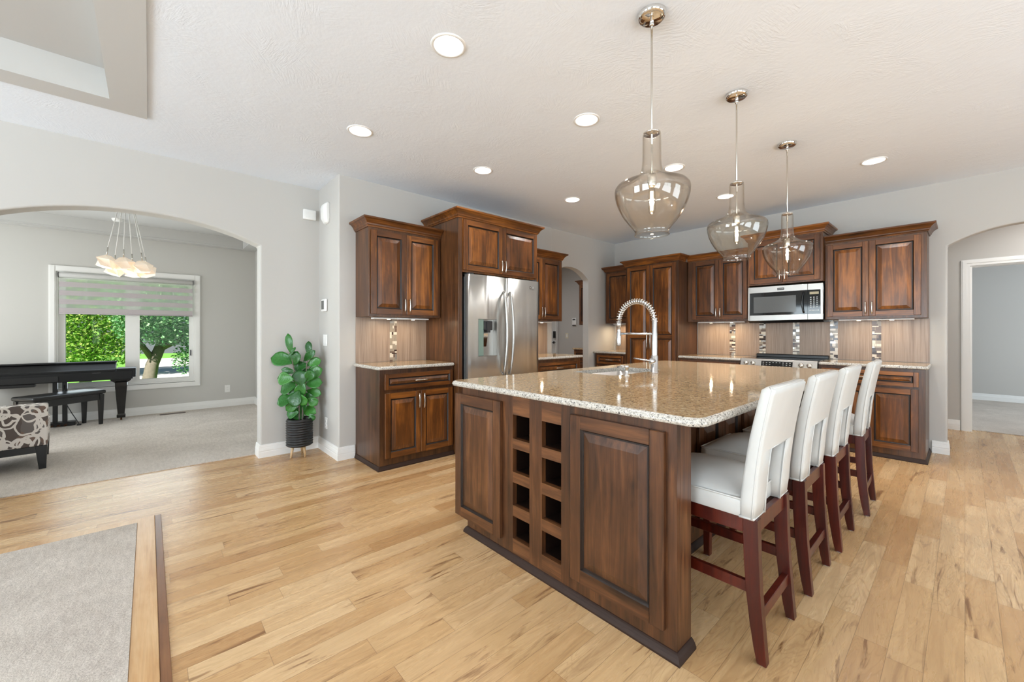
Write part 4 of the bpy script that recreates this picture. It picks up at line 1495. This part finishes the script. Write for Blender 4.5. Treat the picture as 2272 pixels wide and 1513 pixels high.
for i in range(9):
    for j in (-1, 0, 1):
        if j == 0 and i in (3, 4, 5): continue
        kl.box(-.14 + i * .033, -.0036, j * .022 - .0025, -.127 + i * .033, -.0029, j * .022 + .0025)
kl.build('key_legends', 'print_white', dplo)
od = MB().box(.01, -.005, .20, RWD - .01, .03, .79, 0, .004)
odo = od.build('oven_door', 'stainless_h', rg_)
MB().box(.1, -.007, .3, RWD - .1, -.004, .62).build('oven_window', 'black_glass', odo)
oh = MB().tube([(.06, -.05, .73), (.378, -.056, .73), (RWD - .06, -.05, .73)], .011, 10)
oh.tube([(.08, 0, .73), (.08, -.05, .73)], .009, 8); oh.tube([(RWD - .08, 0, .73), (RWD - .08, -.05, .73)], .009, 8)
oh.build('handle', 'stainless_h', odo)

# ------------------------------------------------------------------ backsplashes with mosaic strips
def mosaic(parent, w, z0, z1, x, y, seed):
    rg = random.Random(seed)
    mb = MB()
    z = z0
    while z < z1 - .004:
        h = rg.choice((.012, .016, .024, .030, .036))
        h = min(h, z1 - z)
        cuts = sorted(rg.sample((.28, .38, .5, .62, .72), rg.choice((1, 1, 2))))
        xs = [0] + cuts + [1]
        for a, b in zip(xs[:-1], xs[1:]):
            m = rg.choices(range(5), (3, 2, 4, 2, 3))[0]
            mb.box(x + a * w + .0006, y - .0035, z + .0006, x + b * w - .0006, y, z + h - .0006, m)
        z += h
    return mb.build('mosaic_strip', ['mosaic_dark', 'mosaic_brown', 'mosaic_cream', 'mosaic_silver', 'mosaic_taupe'], parent)
bs = thing('backsplash', 'brown grained tile backsplash with mosaic strips behind the range', 'backsplash', (-2.597, YR - .001, 0), 0)
MB().box(0, -.008, .915, 2.357, 0, 1.370).build('tile_panel', 'backsplash_tile', bs)
for i, (a, b) in enumerate(((-2.161, -2.088), (-1.797, -1.723), (-1.427, -1.356), (-1.056, -.984), (-.6845, -.6086))):
    mosaic(bs, b - a, .914, 1.371, a + 2.597, -.0082, 40 + i)
bs = thing('backsplash', 'brown grained tile backsplash under the cabinet near the plant', 'backsplash', (XK + .001, 1.515, 0), R90)
MB().box(0, -.008, .926, .779, 0, 1.376).build('tile_panel', 'backsplash_tile', bs)
mosaic(bs, .078, .926, 1.376, .352, -.0082, 51)
bs = thing('backsplash', 'brown grained tile backsplash between refrigerator and small arch', 'backsplash', (XK + .001, 3.408, 0), R90)
MB().box(0, -.008, .926, .845, 0, 1.376).build('tile_panel', 'backsplash_tile', bs)
bs = thing('backsplash', 'narrow brown grained tile backsplash in the corner beside the pantry', 'backsplash', (-3.985, YR - .001, 0), 0)
MB().box(.0, -.008, .926, .56, 0, 1.370).build('tile_panel', 'backsplash_tile', bs)

# under-cabinet lights
def ucl(label, x, y, rz, length, power):
    t = thing('under_cabinet_light', label, 'light', (x, y, 1.371), rz, 'under-cabinet lights')
    MB().box(-length / 2, -.03, -.014, length / 2, .03, 0, 0, .002).build('housing', 'white_plastic', t)
    MB().box(-.06, -.052, -.016, .06, -.031, 0, 0, .002).build('switch_box', 'white_plastic', t)
    for k in (-1, 1):
        px_ = k * length * .22
        MB().cyl((px_, 0, -.018), .018, .006, 20).build('lens', 'under_glow', t)
        add_light('puck_lamp', 'AREA', (px_, 0, -.021), power / 2, (1, .80, .54), (0, 0, 0), .03, parent=t)
ucl('slim warm light under the wall cabinet near the plant', -3.80, 1.90, R90, .6, 1.0)
ucl('slim warm light under the narrow cabinet by the small arch', -3.80, 3.81, R90, .6, 1.6)
ucl('slim warm light under the cabinet between pantry and microwave', -2.2, 5.77, 0, .6, 1.9)
ucl('slim warm light under the cabinet nearest the hall arch', -.64, 5.77, 0, .6, .9)
ucl('slim warm light under the small corner cabinet by the pantry', -3.7, 5.78, 0, .4, 2.0)

# ------------------------------------------------------------------ ceiling lights
CAN_LABELS = ['largest recessed ceiling light, the one nearest the viewer',
              'recessed ceiling light nearest the wall siren at the corner',
              'recessed ceiling light beside the rod of the nearest pendant',
              'recessed ceiling light just above the crown of the refrigerator surround',
              'recessed ceiling light above the small arch passage',
              'recessed ceiling light behind the neck of the nearest pendant',
              'recessed ceiling light behind the neck of the middle pendant',
              'recessed ceiling light nearest the hall arch, above the last wall cabinet']
for (x, y), lb in zip(CANS, CAN_LABELS):
    t = thing('recessed_light', lb, 'ceiling light', (x, y, CEIL), 0, 'recessed ceiling lights')
    MB().lathe([(.074, .002), (.076, -.003), (.082, -.006), (.092, -.004), (.094, -.0003), (.094, .001)], n=32).build('trim_ring', 'white_plastic', t)
    MB().lathe([(.0755, 0), (.066, .04), (.058, .075), (.056, .082)], n=32).build('baffle', 'white_plastic', t)
    MB().lathe([(.0005, .0795), (.056, .080), (.0565, .084), (.0005, .085)], n=28).build('lens', 'led_white', t)
    add_light('can_lamp', 'SPOT', (0, 0, .070), 17 if y < 3 else 48, (1, .985, .97), (0, 0, 0), parent=t, radius=.045, spot_size=math.radians(125), spot_blend=.6)

PEND = [((-.995, 1.785), 'clear glass pendant light nearest the wine rack end'), ((-.970, 2.79), 'clear glass pendant light, the middle of three over the island'), ((-.952, 3.82), 'clear glass pendant light nearest the range wall')]
def make_pendant():
    t = thing('pendant_light', '', 'pendant light', (0, 0, CEIL), 0, 'glass pendants over the island')
    MB().lathe([(.001, -.026), (.050, -.026), (.058, -.022), (.064, -.016), (.066, -.002), (.066, 0)], n=32).build('canopy', 'chrome', t)
    sw = MB().lathe([(.001, -.056), (.009, -.056), (.011, -.05), (.009, -.026)], n=14)
    sw.build('swivel', 'chrome', t)
    rodm = MB().cyl((0, 0, -.62), .0048, .57, 10)
    rodm.cyl((0, 0, -.80), .0042, .20, 10)
    rodm.build('rod', 'nickel', t)
    z0 = -.553
    gl = [(.034, -.012), (.037, -.014), (.0388, -.03), (.0390, -.08), (.0394, -.14), (.042, -.175), (.048, -.20), (.062, -.217), (.085, -.232), (.112, -.244), (.140, -.254), (.158, -.263), (.1665, -.274), (.169, -.288), (.167, -.31), (.158, -.345), (.144, -.378), (.126, -.41), (.105, -.438), (.085, -.463), (.0755, -.477), (.074, -.484), (.0745, -.492), (.077, -.500)]
    o = MB().lathe([(r, z0 + z) for r, z in gl], n=48).build('glass_shade', 'pendant_glass', t)
    md_ = o.modifiers.new('wall', 'SOLIDIFY')
    md_.thickness = .003
    md_.offset = -1
    MB().lathe([(.001, z0 + .0), (.010, z0 + .004), (.014, z0 - .004), (.033, z0 - .007), (.0378, z0 - .011), (.0378, z0 - .018), (.001, z0 - .019)], n=28).build('cap', 'chrome', t)
    zs = z0 - .235
    MB().lathe([(.001, zs + .03), (.018, zs + .026), (.0205, zs + .01), (.0205, zs - .03), (.018, zs - .035), (.001, zs - .036)], n=20).build('socket', 'nickel', t)
    bb = MB().lathe([(.013, zs - .036), (.014, zs - .05), (.0165, zs - .06), (.0165, zs - .145), (.012, zs - .158), (.004, zs - .165), (.0005, zs - .168)], n=18)
    bo = bb.build('bulb', 'pendant_glass', t)
    fl = MB()
    for k in range(4):
        a = k * PI / 2
        x, y = .0055 * math.cos(a), .0055 * math.sin(a)
        fl.tube([(x, y, zs - .055), (x * 1.2, y * 1.2, zs - .1), (x, y, zs - .145)], .0016, 6)
    fl.build('filament', 'filament', bo)
    add_light('bulb_lamp', 'POINT', (0, 0, zs - .1), 2.5, (1, .80, .56), parent=t, radius=.016)
    return t
p0 = make_pendant()
for i, ((x, y), lb) in enumerate(PEND):
    o = p0 if i == 0 else copy_tree(p0)
    o.location = (x, y, CEIL)
    o['label'] = lb

# dining chandelier: a cluster of faceted glass shades on fine cables
cd = thing('chandelier', 'cluster chandelier of glowing faceted shades over the dining carpet', 'chandelier', (-6.4, -.19, ZD))
MB().lathe([(.001, -.03), (.09, -.03), (.1, -.02), (.1, 0)], n=28).build('canopy', 'white_plastic', cd)
rgd = random.Random(4)
zc = 1.985 - ZD
for i, (dx_, dy_, dzz) in enumerate(((.10, -.155, .02), (-.08, -.10, -.035), (.09, -.02, .015), (-.09, .05, -.04), (.02, .05, -.02), (.10, .135, -.005), (-.06, .17, -.03))):
    s = MB()
    rot = Matrix.Rotation(rgd.uniform(-.5, .5), 3, 'X') @ Matrix.Rotation(rgd.uniform(0, 2), 3, 'Z') @ Matrix.Rotation(rgd.uniform(-.5, .5), 3, 'Y')
    rings = []
    for r, z, k in ((.038, .066, .3), (.100, .012, 0), (.074, -.064, .5)):
        rings.append([tuple(rot @ Vector((r * math.cos(2 * PI * (j + k) / 5), r * math.sin(2 * PI * (j + k) / 5), z)) + Vector((dx_, dy_, zc + dzz))) for j in range(5)])
    s.loft(rings)
    so_ = s.build('shade', 'frosted_glow', cd)
    top = Vector((dx_, dy_, zc + dzz + .07))
    fit = top + Vector((-dx_ * .06, -dy_ * .06, .09))
    MB().tube([tuple(top), tuple(fit)], .006, 8).build('fitter', 'nickel', so_)
    MB().tube([tuple(fit), (dx_ * .28, dy_ * .28, -.03)], .0042, 6).build('cable', 'white_plastic', so_)
add_light('chandelier_lamp', 'POINT', (0, 0, zc - .5), 3, (1, .86, .68), parent=cd, radius=.12)

# ------------------------------------------------------------------ wall fittings
def plate(name, label, cat, loc, rz, w, h, kind):
    """wall plate, local x along the wall, facing -y"""
    t = thing(name, label, cat, loc, rz)
    MB().box(-w / 2, -.006, -h / 2, w / 2, 0, h / 2, 0, .003).build('cover_plate', 'ivory_plastic' if 'ivory' in label else 'white_plastic', t)
    mb = MB()
    if kind == 'outlet':
        for z in (-.02, .02):
            mb.box(-.016, -.008, z - .014, .016, -.005, z + .014, 0, .003)
        mb.build('receptacle', 'white_plastic', t)
        sl = MB()
        for z in (-.02, .02):
            for x in (-.006, .006):
                sl.box(x - .001, -.0085, z - .004, x + .001, -.0079, z + .005)
        sl.build('slot', 'dark_grey', t)
    else:
        n = max(1, round(w / .06))
        for i in range(n):
            x = (i - (n - 1) / 2) * .046
            MB().box(x - .0165, -.010, -.034, x + .0165, -.005, .034, 0, .002).build('rocker', 'white_plastic', t)
    return t
plate('light_switch', 'white double light switch on the jog wall above the plant pot', 'light switch', (-4.385, 1.3545, 1.147), 0, .118, .118, 'switch')
plate('wall_outlet', 'white wall outlet low on the jog wall beside the plant', 'outlet', (-4.36, 1.3545, .30), 0, .072, .118, 'outlet')
plate('wall_outlet', 'white wall outlet on the dining wall beside the window', 'outlet', (XD + .0005, .968, .30), R90, .072, .118, 'outlet')
plate('light_switch', 'ivory light switch on the far passage wall below the keypad', 'light switch', (-5.92, 6.9495, 1.15), 0, .08, .118, 'switch')
th = thing('alarm_keypad', 'white touch keypad with grey screen on the jog wall', 'keypad', (-4.385, 1.3545, 1.505))
MB().box(-.068, -.026, -.064, .068, 0, .064, 0, .012, 3).build('housing', 'white_plastic', th)
MB().box(-.048, -.0275, -.042, .032, -.0255, .046, 0, .001).build('screen', 'screen_grey', th)
sr = thing('wall_siren', 'rounded white siren high on the jog wall', 'siren', (-4.33, 1.3545, 2.435))
s = MB()
rings = []
for z, d, w in ((-.105, .012, .045), (-.095, .03, .062), (-.05, .052, .075), (.05, .056, .078), (.085, .045, .074), (.105, .02, .06)):
    rings.append([(-w, 0, z), (-w, -d * .55, z), (-w * .6, -d * .95, z), (0, -d, z), (w * .6, -d * .95, z), (w, -d * .55, z), (w, 0, z)])
s.loft(rings, 0, True, True, True)
s.build('housing', 'white_plastic', sr, bevel=.003)
cm = thing('door_chime', 'square white chime box on the arch wall beside the corner', 'chime', (XW + .0005, 1.255, 2.458), R90)
MB().box(-.062, -.032, -.052, .062, 0, .052, 0, .006, 2).build('housing', 'white_plastic', cm)
gl_ = MB()
for i in range(5):
    gl_.box(-.045, -.0335, -.034 + i * .015, .045, -.0315, -.027 + i * .015, 0, .0005)
gl_.build('louvre', 'white_plastic', cm)
tk = thing('alarm_keypad', 'white keypad with small dark screen on the far passage wall', 'keypad', (-5.70, 6.9495, 1.455))
MB().box(-.06, -.025, -.085, .06, 0, .085, 0, .008, 2).build('housing', 'white_plastic', tk)
MB().box(-.04, -.0265, .035, .035, -.0245, .065).build('screen', 'dark_grey', tk)
MB().box(-.05, -.0265, -.085, .05, -.0245, -.065).build('lower_grille', 'dark_grey', tk)
sd = thing('smoke_detector', 'small white detector on the dining tray ceiling behind the cables', 'smoke detector', (-7.72, -.315, ZD))
MB().lathe([(.001, -.035), (.045, -.035), (.058, -.02), (.062, 0)], n=24).build('housing', 'white_plastic', sd)

# floor register in the dining carpet
vt = thing('floor_vent', 'dark metal floor vent in the dining carpet under the window', 'floor vent', (-7.93, .27, .008), R90)
MB().box(-.15, -.05, .0005, .15, .05, .003, 0, .001).build('frame', 'brass_dark', vt)
sl = MB()
for i in range(18):
    x = -.13 + i * .0153
    sl.box(x, -.038, .003, x + .007, .038, .0055)
sl.build('grille', 'dark_grey', vt)

# mud room: door with lock, cabinets
do = MB()
do.box(-6.2, 6.03, .0, -6.175, 6.10, 2.12); do.box(-6.2, 6.86, 0, -6.175, 6.93, 2.12); do.box(-6.2, 6.03, 2.05, -6.175, 6.93, 2.12)
dro = struct('door_2', do, 'trim')
MB().box(-6.199, 6.10, .01, -6.185, 6.86, 2.05).build('door_leaf', 'trim', dro)
pnl = MB()
for z0, z1 in ((.2, .95), (1.1, 1.9)):
    for y0, y1 in ((6.18, 6.45), (6.51, 6.78)):
        pnl.box(-6.186, y0, z0, -6.180, y1, z1, 0, .003)
pnl.build('door_panels', 'trim', dro)
MB().box(-6.186, 6.775, 1.10, -6.155, 6.84, 1.25, 0, .006, 2).build('keypad_lock', 'black_satin', dro)
lvm = MB().cyl((-6.186, 6.80, 1.0), .028, .012, 18, 0, 'x')
lvm.tube([(-6.18, 6.80, 1.0), (-6.135, 6.80, 1.0), (-6.13, 6.70, 1.0)], .009, 8)
lvm.build('door_lever', 'black_satin', dro)
c = thing('base_cabinet', 'dark base cabinet glimpsed through the small arch passage', 'cabinet', (-5.24, 6.365, 0))
MB().box(0, 0, 0, 1.0, .58, .885, 0, .002).build('carcass', 'wood', c)
MB().box(-.02, -.03, .885, 1.01, .58, .915, 0, .004).build('counter', 'granite', c)
drawer(c, .03, .48, .71, .85); doors(c, [.03, .48], .10, .69, (.53, .66), (), None, True, 0, ['r'])
c = thing('wall_cabinet', 'dark wall cabinet glimpsed through the small arch passage', 'cabinet', (-5.32, 6.63, 0))
MB().box(0, 0, 1.38, 1.0, .315, 2.21, 0, .002).build('carcass', 'wood', c)
doors(c, [.02, .48], 1.40, 2.19, (1.43, 1.55), (), None, True, 0, ['r'])
crown(c, [(0, .315), (0, 0), (1.0, 0)], 2.205)

# ------------------------------------------------------------------ potted fiddle-leaf fig
pf = thing('potted_plant', 'fiddle-leaf fig in ribbed black pot on pale wooden legs', 'plant', (-4.415, 1.118, 0))
pot = []
z = .105
pot.append((.001, z)); pot.append((.098, z)); pot.append((.108, z + .004))
nr = 11
for i in range(nr):
    zb = .112 + i * .0235
    for k in range(5):
        a = PI * k / 4
        pot.append((.112 + .010 * math.sin(a), zb + .0235 * (k / 4.6)))
pot += [(.113, .374), (.106, .376), (.104, .36), (.100, .34), (.001, .335)]
MB().lathe(pot, n=40).build('pot', 'black_satin', pf)
MB().lathe([(.001, .348), (.05, .35), (.1005, .345)], n=24).build('soil', 'soil', pf)
for k in range(3):
    a = math.radians((-72, 20, 150)[k])
    x, y = math.cos(a), math.sin(a)
    MB().tube([(x * .088, y * .088, 0), (x * .07, y * .07, .108)], [.010, .0145], 12).build('leg', 'pale_wood', pf)
st = MB()
YS, ZS = .00078, .00084
def pxp(cx_, cy_, dn=0.0):   # crop coordinate to local position in the plant's own plane
    yl = (cx_ - 390) * YS * .78
    xl = (cx_ - 390) * YS * .60
    return Vector((xl * .5 + dn * .75, yl * 1.06 - dn * .25, .09 + (1395 - cy_) * ZS))
st.tube([(0, 0, .33), tuple(pxp(385, 900)), tuple(pxp(355, 700)), tuple(pxp(330, 560)), tuple(pxp(305, 420)), tuple(pxp(275, 270))], [.008, .007, .006, .005, .004, .003], 8)
st.tube([(.02, .02, .33), tuple(pxp(430, 950)), tuple(pxp(460, 760)), tuple(pxp(468, 600)), tuple(pxp(480, 450)), tuple(pxp(500, 300))], [.008, .007, .006, .005, .004, .003], 8)
st.build('stem', 'bark', pf)
LV = [(262, 185, 210, 70, 97), (180, 362, 240, 150, 168), (328, 352, 150, 130, 70), (305, 262, 90, 40, 60), (508, 240, 150, 66, 92), (505, 325, 170, 80, 40), (405, 445, 150, 110, 190), (568, 402, 150, 95, 20),
      (250, 495, 135, 66, 165), (215, 578, 160, 130, 175), (250, 688, 190, 135, 205), (402, 590, 165, 150, 90), (470, 540, 110, 80, 100), (555, 530, 190, 130, 25), (560, 645, 180, 115, 5), (410, 705, 160, 110, 250),
      (565, 762, 160, 95, -12), (215, 832, 170, 135, 200), (340, 812, 165, 140, 255), (475, 812, 160, 85, -15), (560, 858, 110, 95, -40), (305, 900, 160, 100, 215), (450, 895, 120, 95, 240),
      (300, 990, 120, 110, 190), (372, 1002, 140, 120, 262), (490, 975, 180, 105, -15), (550, 1042, 80, 66, -60), (330, 740, 120, 100, 150), (430, 830, 120, 100, 300), (520, 560, 120, 100, 60)]
fo, vn = MB(), MB()
rgl = random.Random(9)
Rv = Vector((.667, .745, 0)); Nv = Vector((.745, -.667, 0)); Zv = Vector((0, 0, 1))
for cx_, cy_, ln, wd, ang in LV:
    dn = rgl.uniform(-.05, .075)
    ctr = pxp(cx_, cy_, dn)
    a = math.radians(ang)
    L, Wd = ln * .00084 * 1.25, wd * .00080 * 1.36
    ax = (Rv * math.cos(a) + Zv * math.sin(a) + Nv * rgl.uniform(.0, .35)).normalized()
    nn = (Nv + Zv * rgl.uniform(.0, .5) + Rv * rgl.uniform(-.35, .35))
    nn = (nn - ax * nn.dot(ax)).normalized()
    bx_ = ax.cross(nn).normalized()
    nu, nv_ = 8, 4
    rows = []
    for i in range(nu + 1):
        u = i / nu
        hw_ = Wd * .5 * (math.sin(PI * u ** 1.25) ** .62 if 0 < u < 1 else 0.0) * (.62 + .5 * u)
        hw_ = max(hw_, .002)
        row = []
        for j in range(-nv_, nv_ + 1):
            v = j / nv_
            bend = -.10 * L * (u - .3) ** 2 * 2
            cup = .16 * hw_ * v * v + .012 * math.sin(u * 9 + v * 3) * abs(v) * .35
            row.append(tuple(ctr + ax * ((u - .5) * L) + bx_ * (v * hw_) + nn * (cup + bend)))
        rows.append(row)
    w_ = 2 * nv_ + 1
    vs = [p for r in rows for p in r]
    fs = []
    for i in range(nu):
        for j in range(w_ - 1):
            fs.append((i * w_ + j, i * w_ + j + 1, (i + 1) * w_ + j + 1, (i + 1) * w_ + j))
    fo.add(vs, fs, 0, True)
    mid = [Vector(r[nv_]) + nn * .0008 for r in rows[:-1]]
    vn.tube([tuple(p) for p in mid], [.0015 - .00014 * i for i in range(len(mid))], 5)
    for i in (2, 3, 4, 5, 6):
        for sd_ in (-1, 1):
            e = Vector(rows[min(i + 1, nu)][nv_ + sd_ * 3]) + nn * .0008
            vn.tube([tuple(mid[i]), tuple(e)], .0005, 4)
f_o = fo.build('foliage', 'fiddle_leaf', pf)
sm_ = f_o.modifiers.new('thick', 'SOLIDIFY')
sm_.thickness = .0012
vn.build('leaf_veins', 'vein', f_o)

# ------------------------------------------------------------------ dining room furniture
pi_ = thing('piano', 'black digital piano under the dining window', 'piano', (-7.90, -.86, .008))
PY0, PY1 = -.70, .725
def pb(mb, x0, y0, z0, x1, y1, z1, bev=.004):
    mb.box(x0, y0, z0, x1, y1, z1, 0, bev)
kb = MB()
pb(kb, -.15, PY0, .575, .17, PY1 - .03, .690)
kb.build('keybed', 'piano_black', pi_)
top_ = MB()
top_.prism([(-.15, .69), (.16, .69), (.16, .715), (.10, .722), (-.02, .79), (-.15, .80)], 'y', PY0, .52)
top_.build('fallboard', 'piano_black', pi_, bevel=.004)
lid = MB()
pb(lid, -.165, PY0, .80, -.015, .53, .818)
lid.build('lid', 'piano_black', pi_)
ck = MB()
pb(ck, -.16, .53, .69, .165, PY1, .722)
pb(ck, -.15, PY1 - .03, .60, .175, PY1, .70)
ck.build('cheek_block', 'piano_black', pi_)
rl = MB()
pb(rl, .171, PY0, .585, .176, .0, .655, .002)
rl.build('drawer_front', 'black_satin', pi_)
MB().box(.171, .30, .672, .1745, .38, .680).build('nameplate', 'dark_grey', pi_)
cbx = MB()
pb(cbx, .05, -.52, .535, .16, -.20, .573)
cbx.build('speaker_box', 'black_satin', pi_)
for y in (.575, -.60):
    lgm = MB()
    def sq(x, y_, h, z): return [(x - h, y_ - h, z), (x + h, y_ - h, z), (x + h, y_ + h, z), (x - h, y_ + h, z)]
    lgm.loft([sq(.05, y, .105, .575), sq(.05, y, .10, .555), sq(.05, y, .062, .525), sq(.05, y, .060, .47), sq(.05, y, .036, .10), sq(.05, y, .036, .085), sq(.05, y, .045, .075), sq(.05, y, .043, .035)])
    l = lgm.build('leg', 'black_gloss', pi_, bevel=.003)
    MB().cyl((.05, y - .01, .018), .018, .02, 14, 0, 'y').build('caster', 'brass_dark', l)
ly = MB()
for y in (-.045, .04):
    pb(ly, -.02, y - .022, .03, .03, y + .022, .58, .003)
pb(ly, -.05, -.14, .0, .10, .14, .05, .004)
lyo = ly.build('pedal_lyre', 'black_satin', pi_)
for y in (-.06, 0, .06):
    MB().box(.09, y - .014, .018, .17, y + .014, .026, 0, .002).build('pedal', 'brass_dark', lyo)

bn = thing('piano_bench', 'black padded piano bench standing askew in front of the piano', 'bench', (-7.583, -.817, .008), math.radians(37.7))
MB().box(-.178, -.368, .405, .178, .368, .455, 0, .02, 3).build('cushion', 'black_satin', bn)
MB().box(-.155, -.340, .325, .155, .340, .41, 0, .003).build('apron', 'black_satin', bn)
for sx in (-.14, .14):
    for sy in (-.325, .325):
        b_, t_ = .015, .024
        MB().hexa([(sx - b_, sy - b_, 0), (sx + b_, sy - b_, 0), (sx + b_, sy + b_, 0), (sx - b_, sy + b_, 0)], [(sx - t_, sy - t_, .40), (sx + t_, sy - t_, .40), (sx + t_, sy + t_, .40), (sx - t_, sy + t_, .40)]).build('leg', 'black_satin', bn)
ox_, oy_ = .06, .09
cord = MB().tube([(ox_, oy_ - .05, .53), (ox_ + .01, oy_ - .05, .40), (ox_ + .015, oy_ - .03, .28), (ox_ + .03, oy_ + .02, .16), (ox_ + .06, oy_ + .06, .08), (ox_ + .075, oy_ + .085, .03), (ox_ + .08, oy_ + .09, .006)], .005, 7).build('power_cord', 'black_satin', pi_)
MB().box(ox_ + .06, oy_ + .07, 0, ox_ + .10, oy_ + .11, .018, 0, .003).build('plug', 'black_satin', cord)

ac = thing('slipper_chair', 'low armless chair with scribble-patterned upholstery and tapered dark legs', 'chair', (-5.5, -.675, .008), math.radians(5.6))
MB().box(-.17, -.68, .207, 0, 0, .575, 0, .018, 3).build('backrest', 'scribble_fabric', ac)
MB().box(-.68, -.68, .207, -.171, 0, .41, 0, .025, 3).build('seat', 'scribble_fabric', ac)
MB().box(-.67, -.672, .148, -.008, -.008, .209, 0, .003).build('base_rail', 'black_satin', ac)
for x, sx in ((-.04, 1), (-.638, -1)):
    for y, sy in ((-.04, 1), (-.638, -1)):
        t_, b_ = .036, .022
        xo, yo = sx * .010, sy * .008
        MB().hexa([(x + xo - b_, y + yo - b_, 0), (x + xo + b_, y + yo - b_, 0), (x + xo + b_, y + yo + b_, 0), (x + xo - b_, y + yo + b_, 0)],
                  [(x - t_, y - t_, .208), (x + t_, y - t_, .208), (x + t_, y + t_, .208), (x - t_, y + t_, .208)]).build('leg', 'black_satin', ac, bevel=.003)
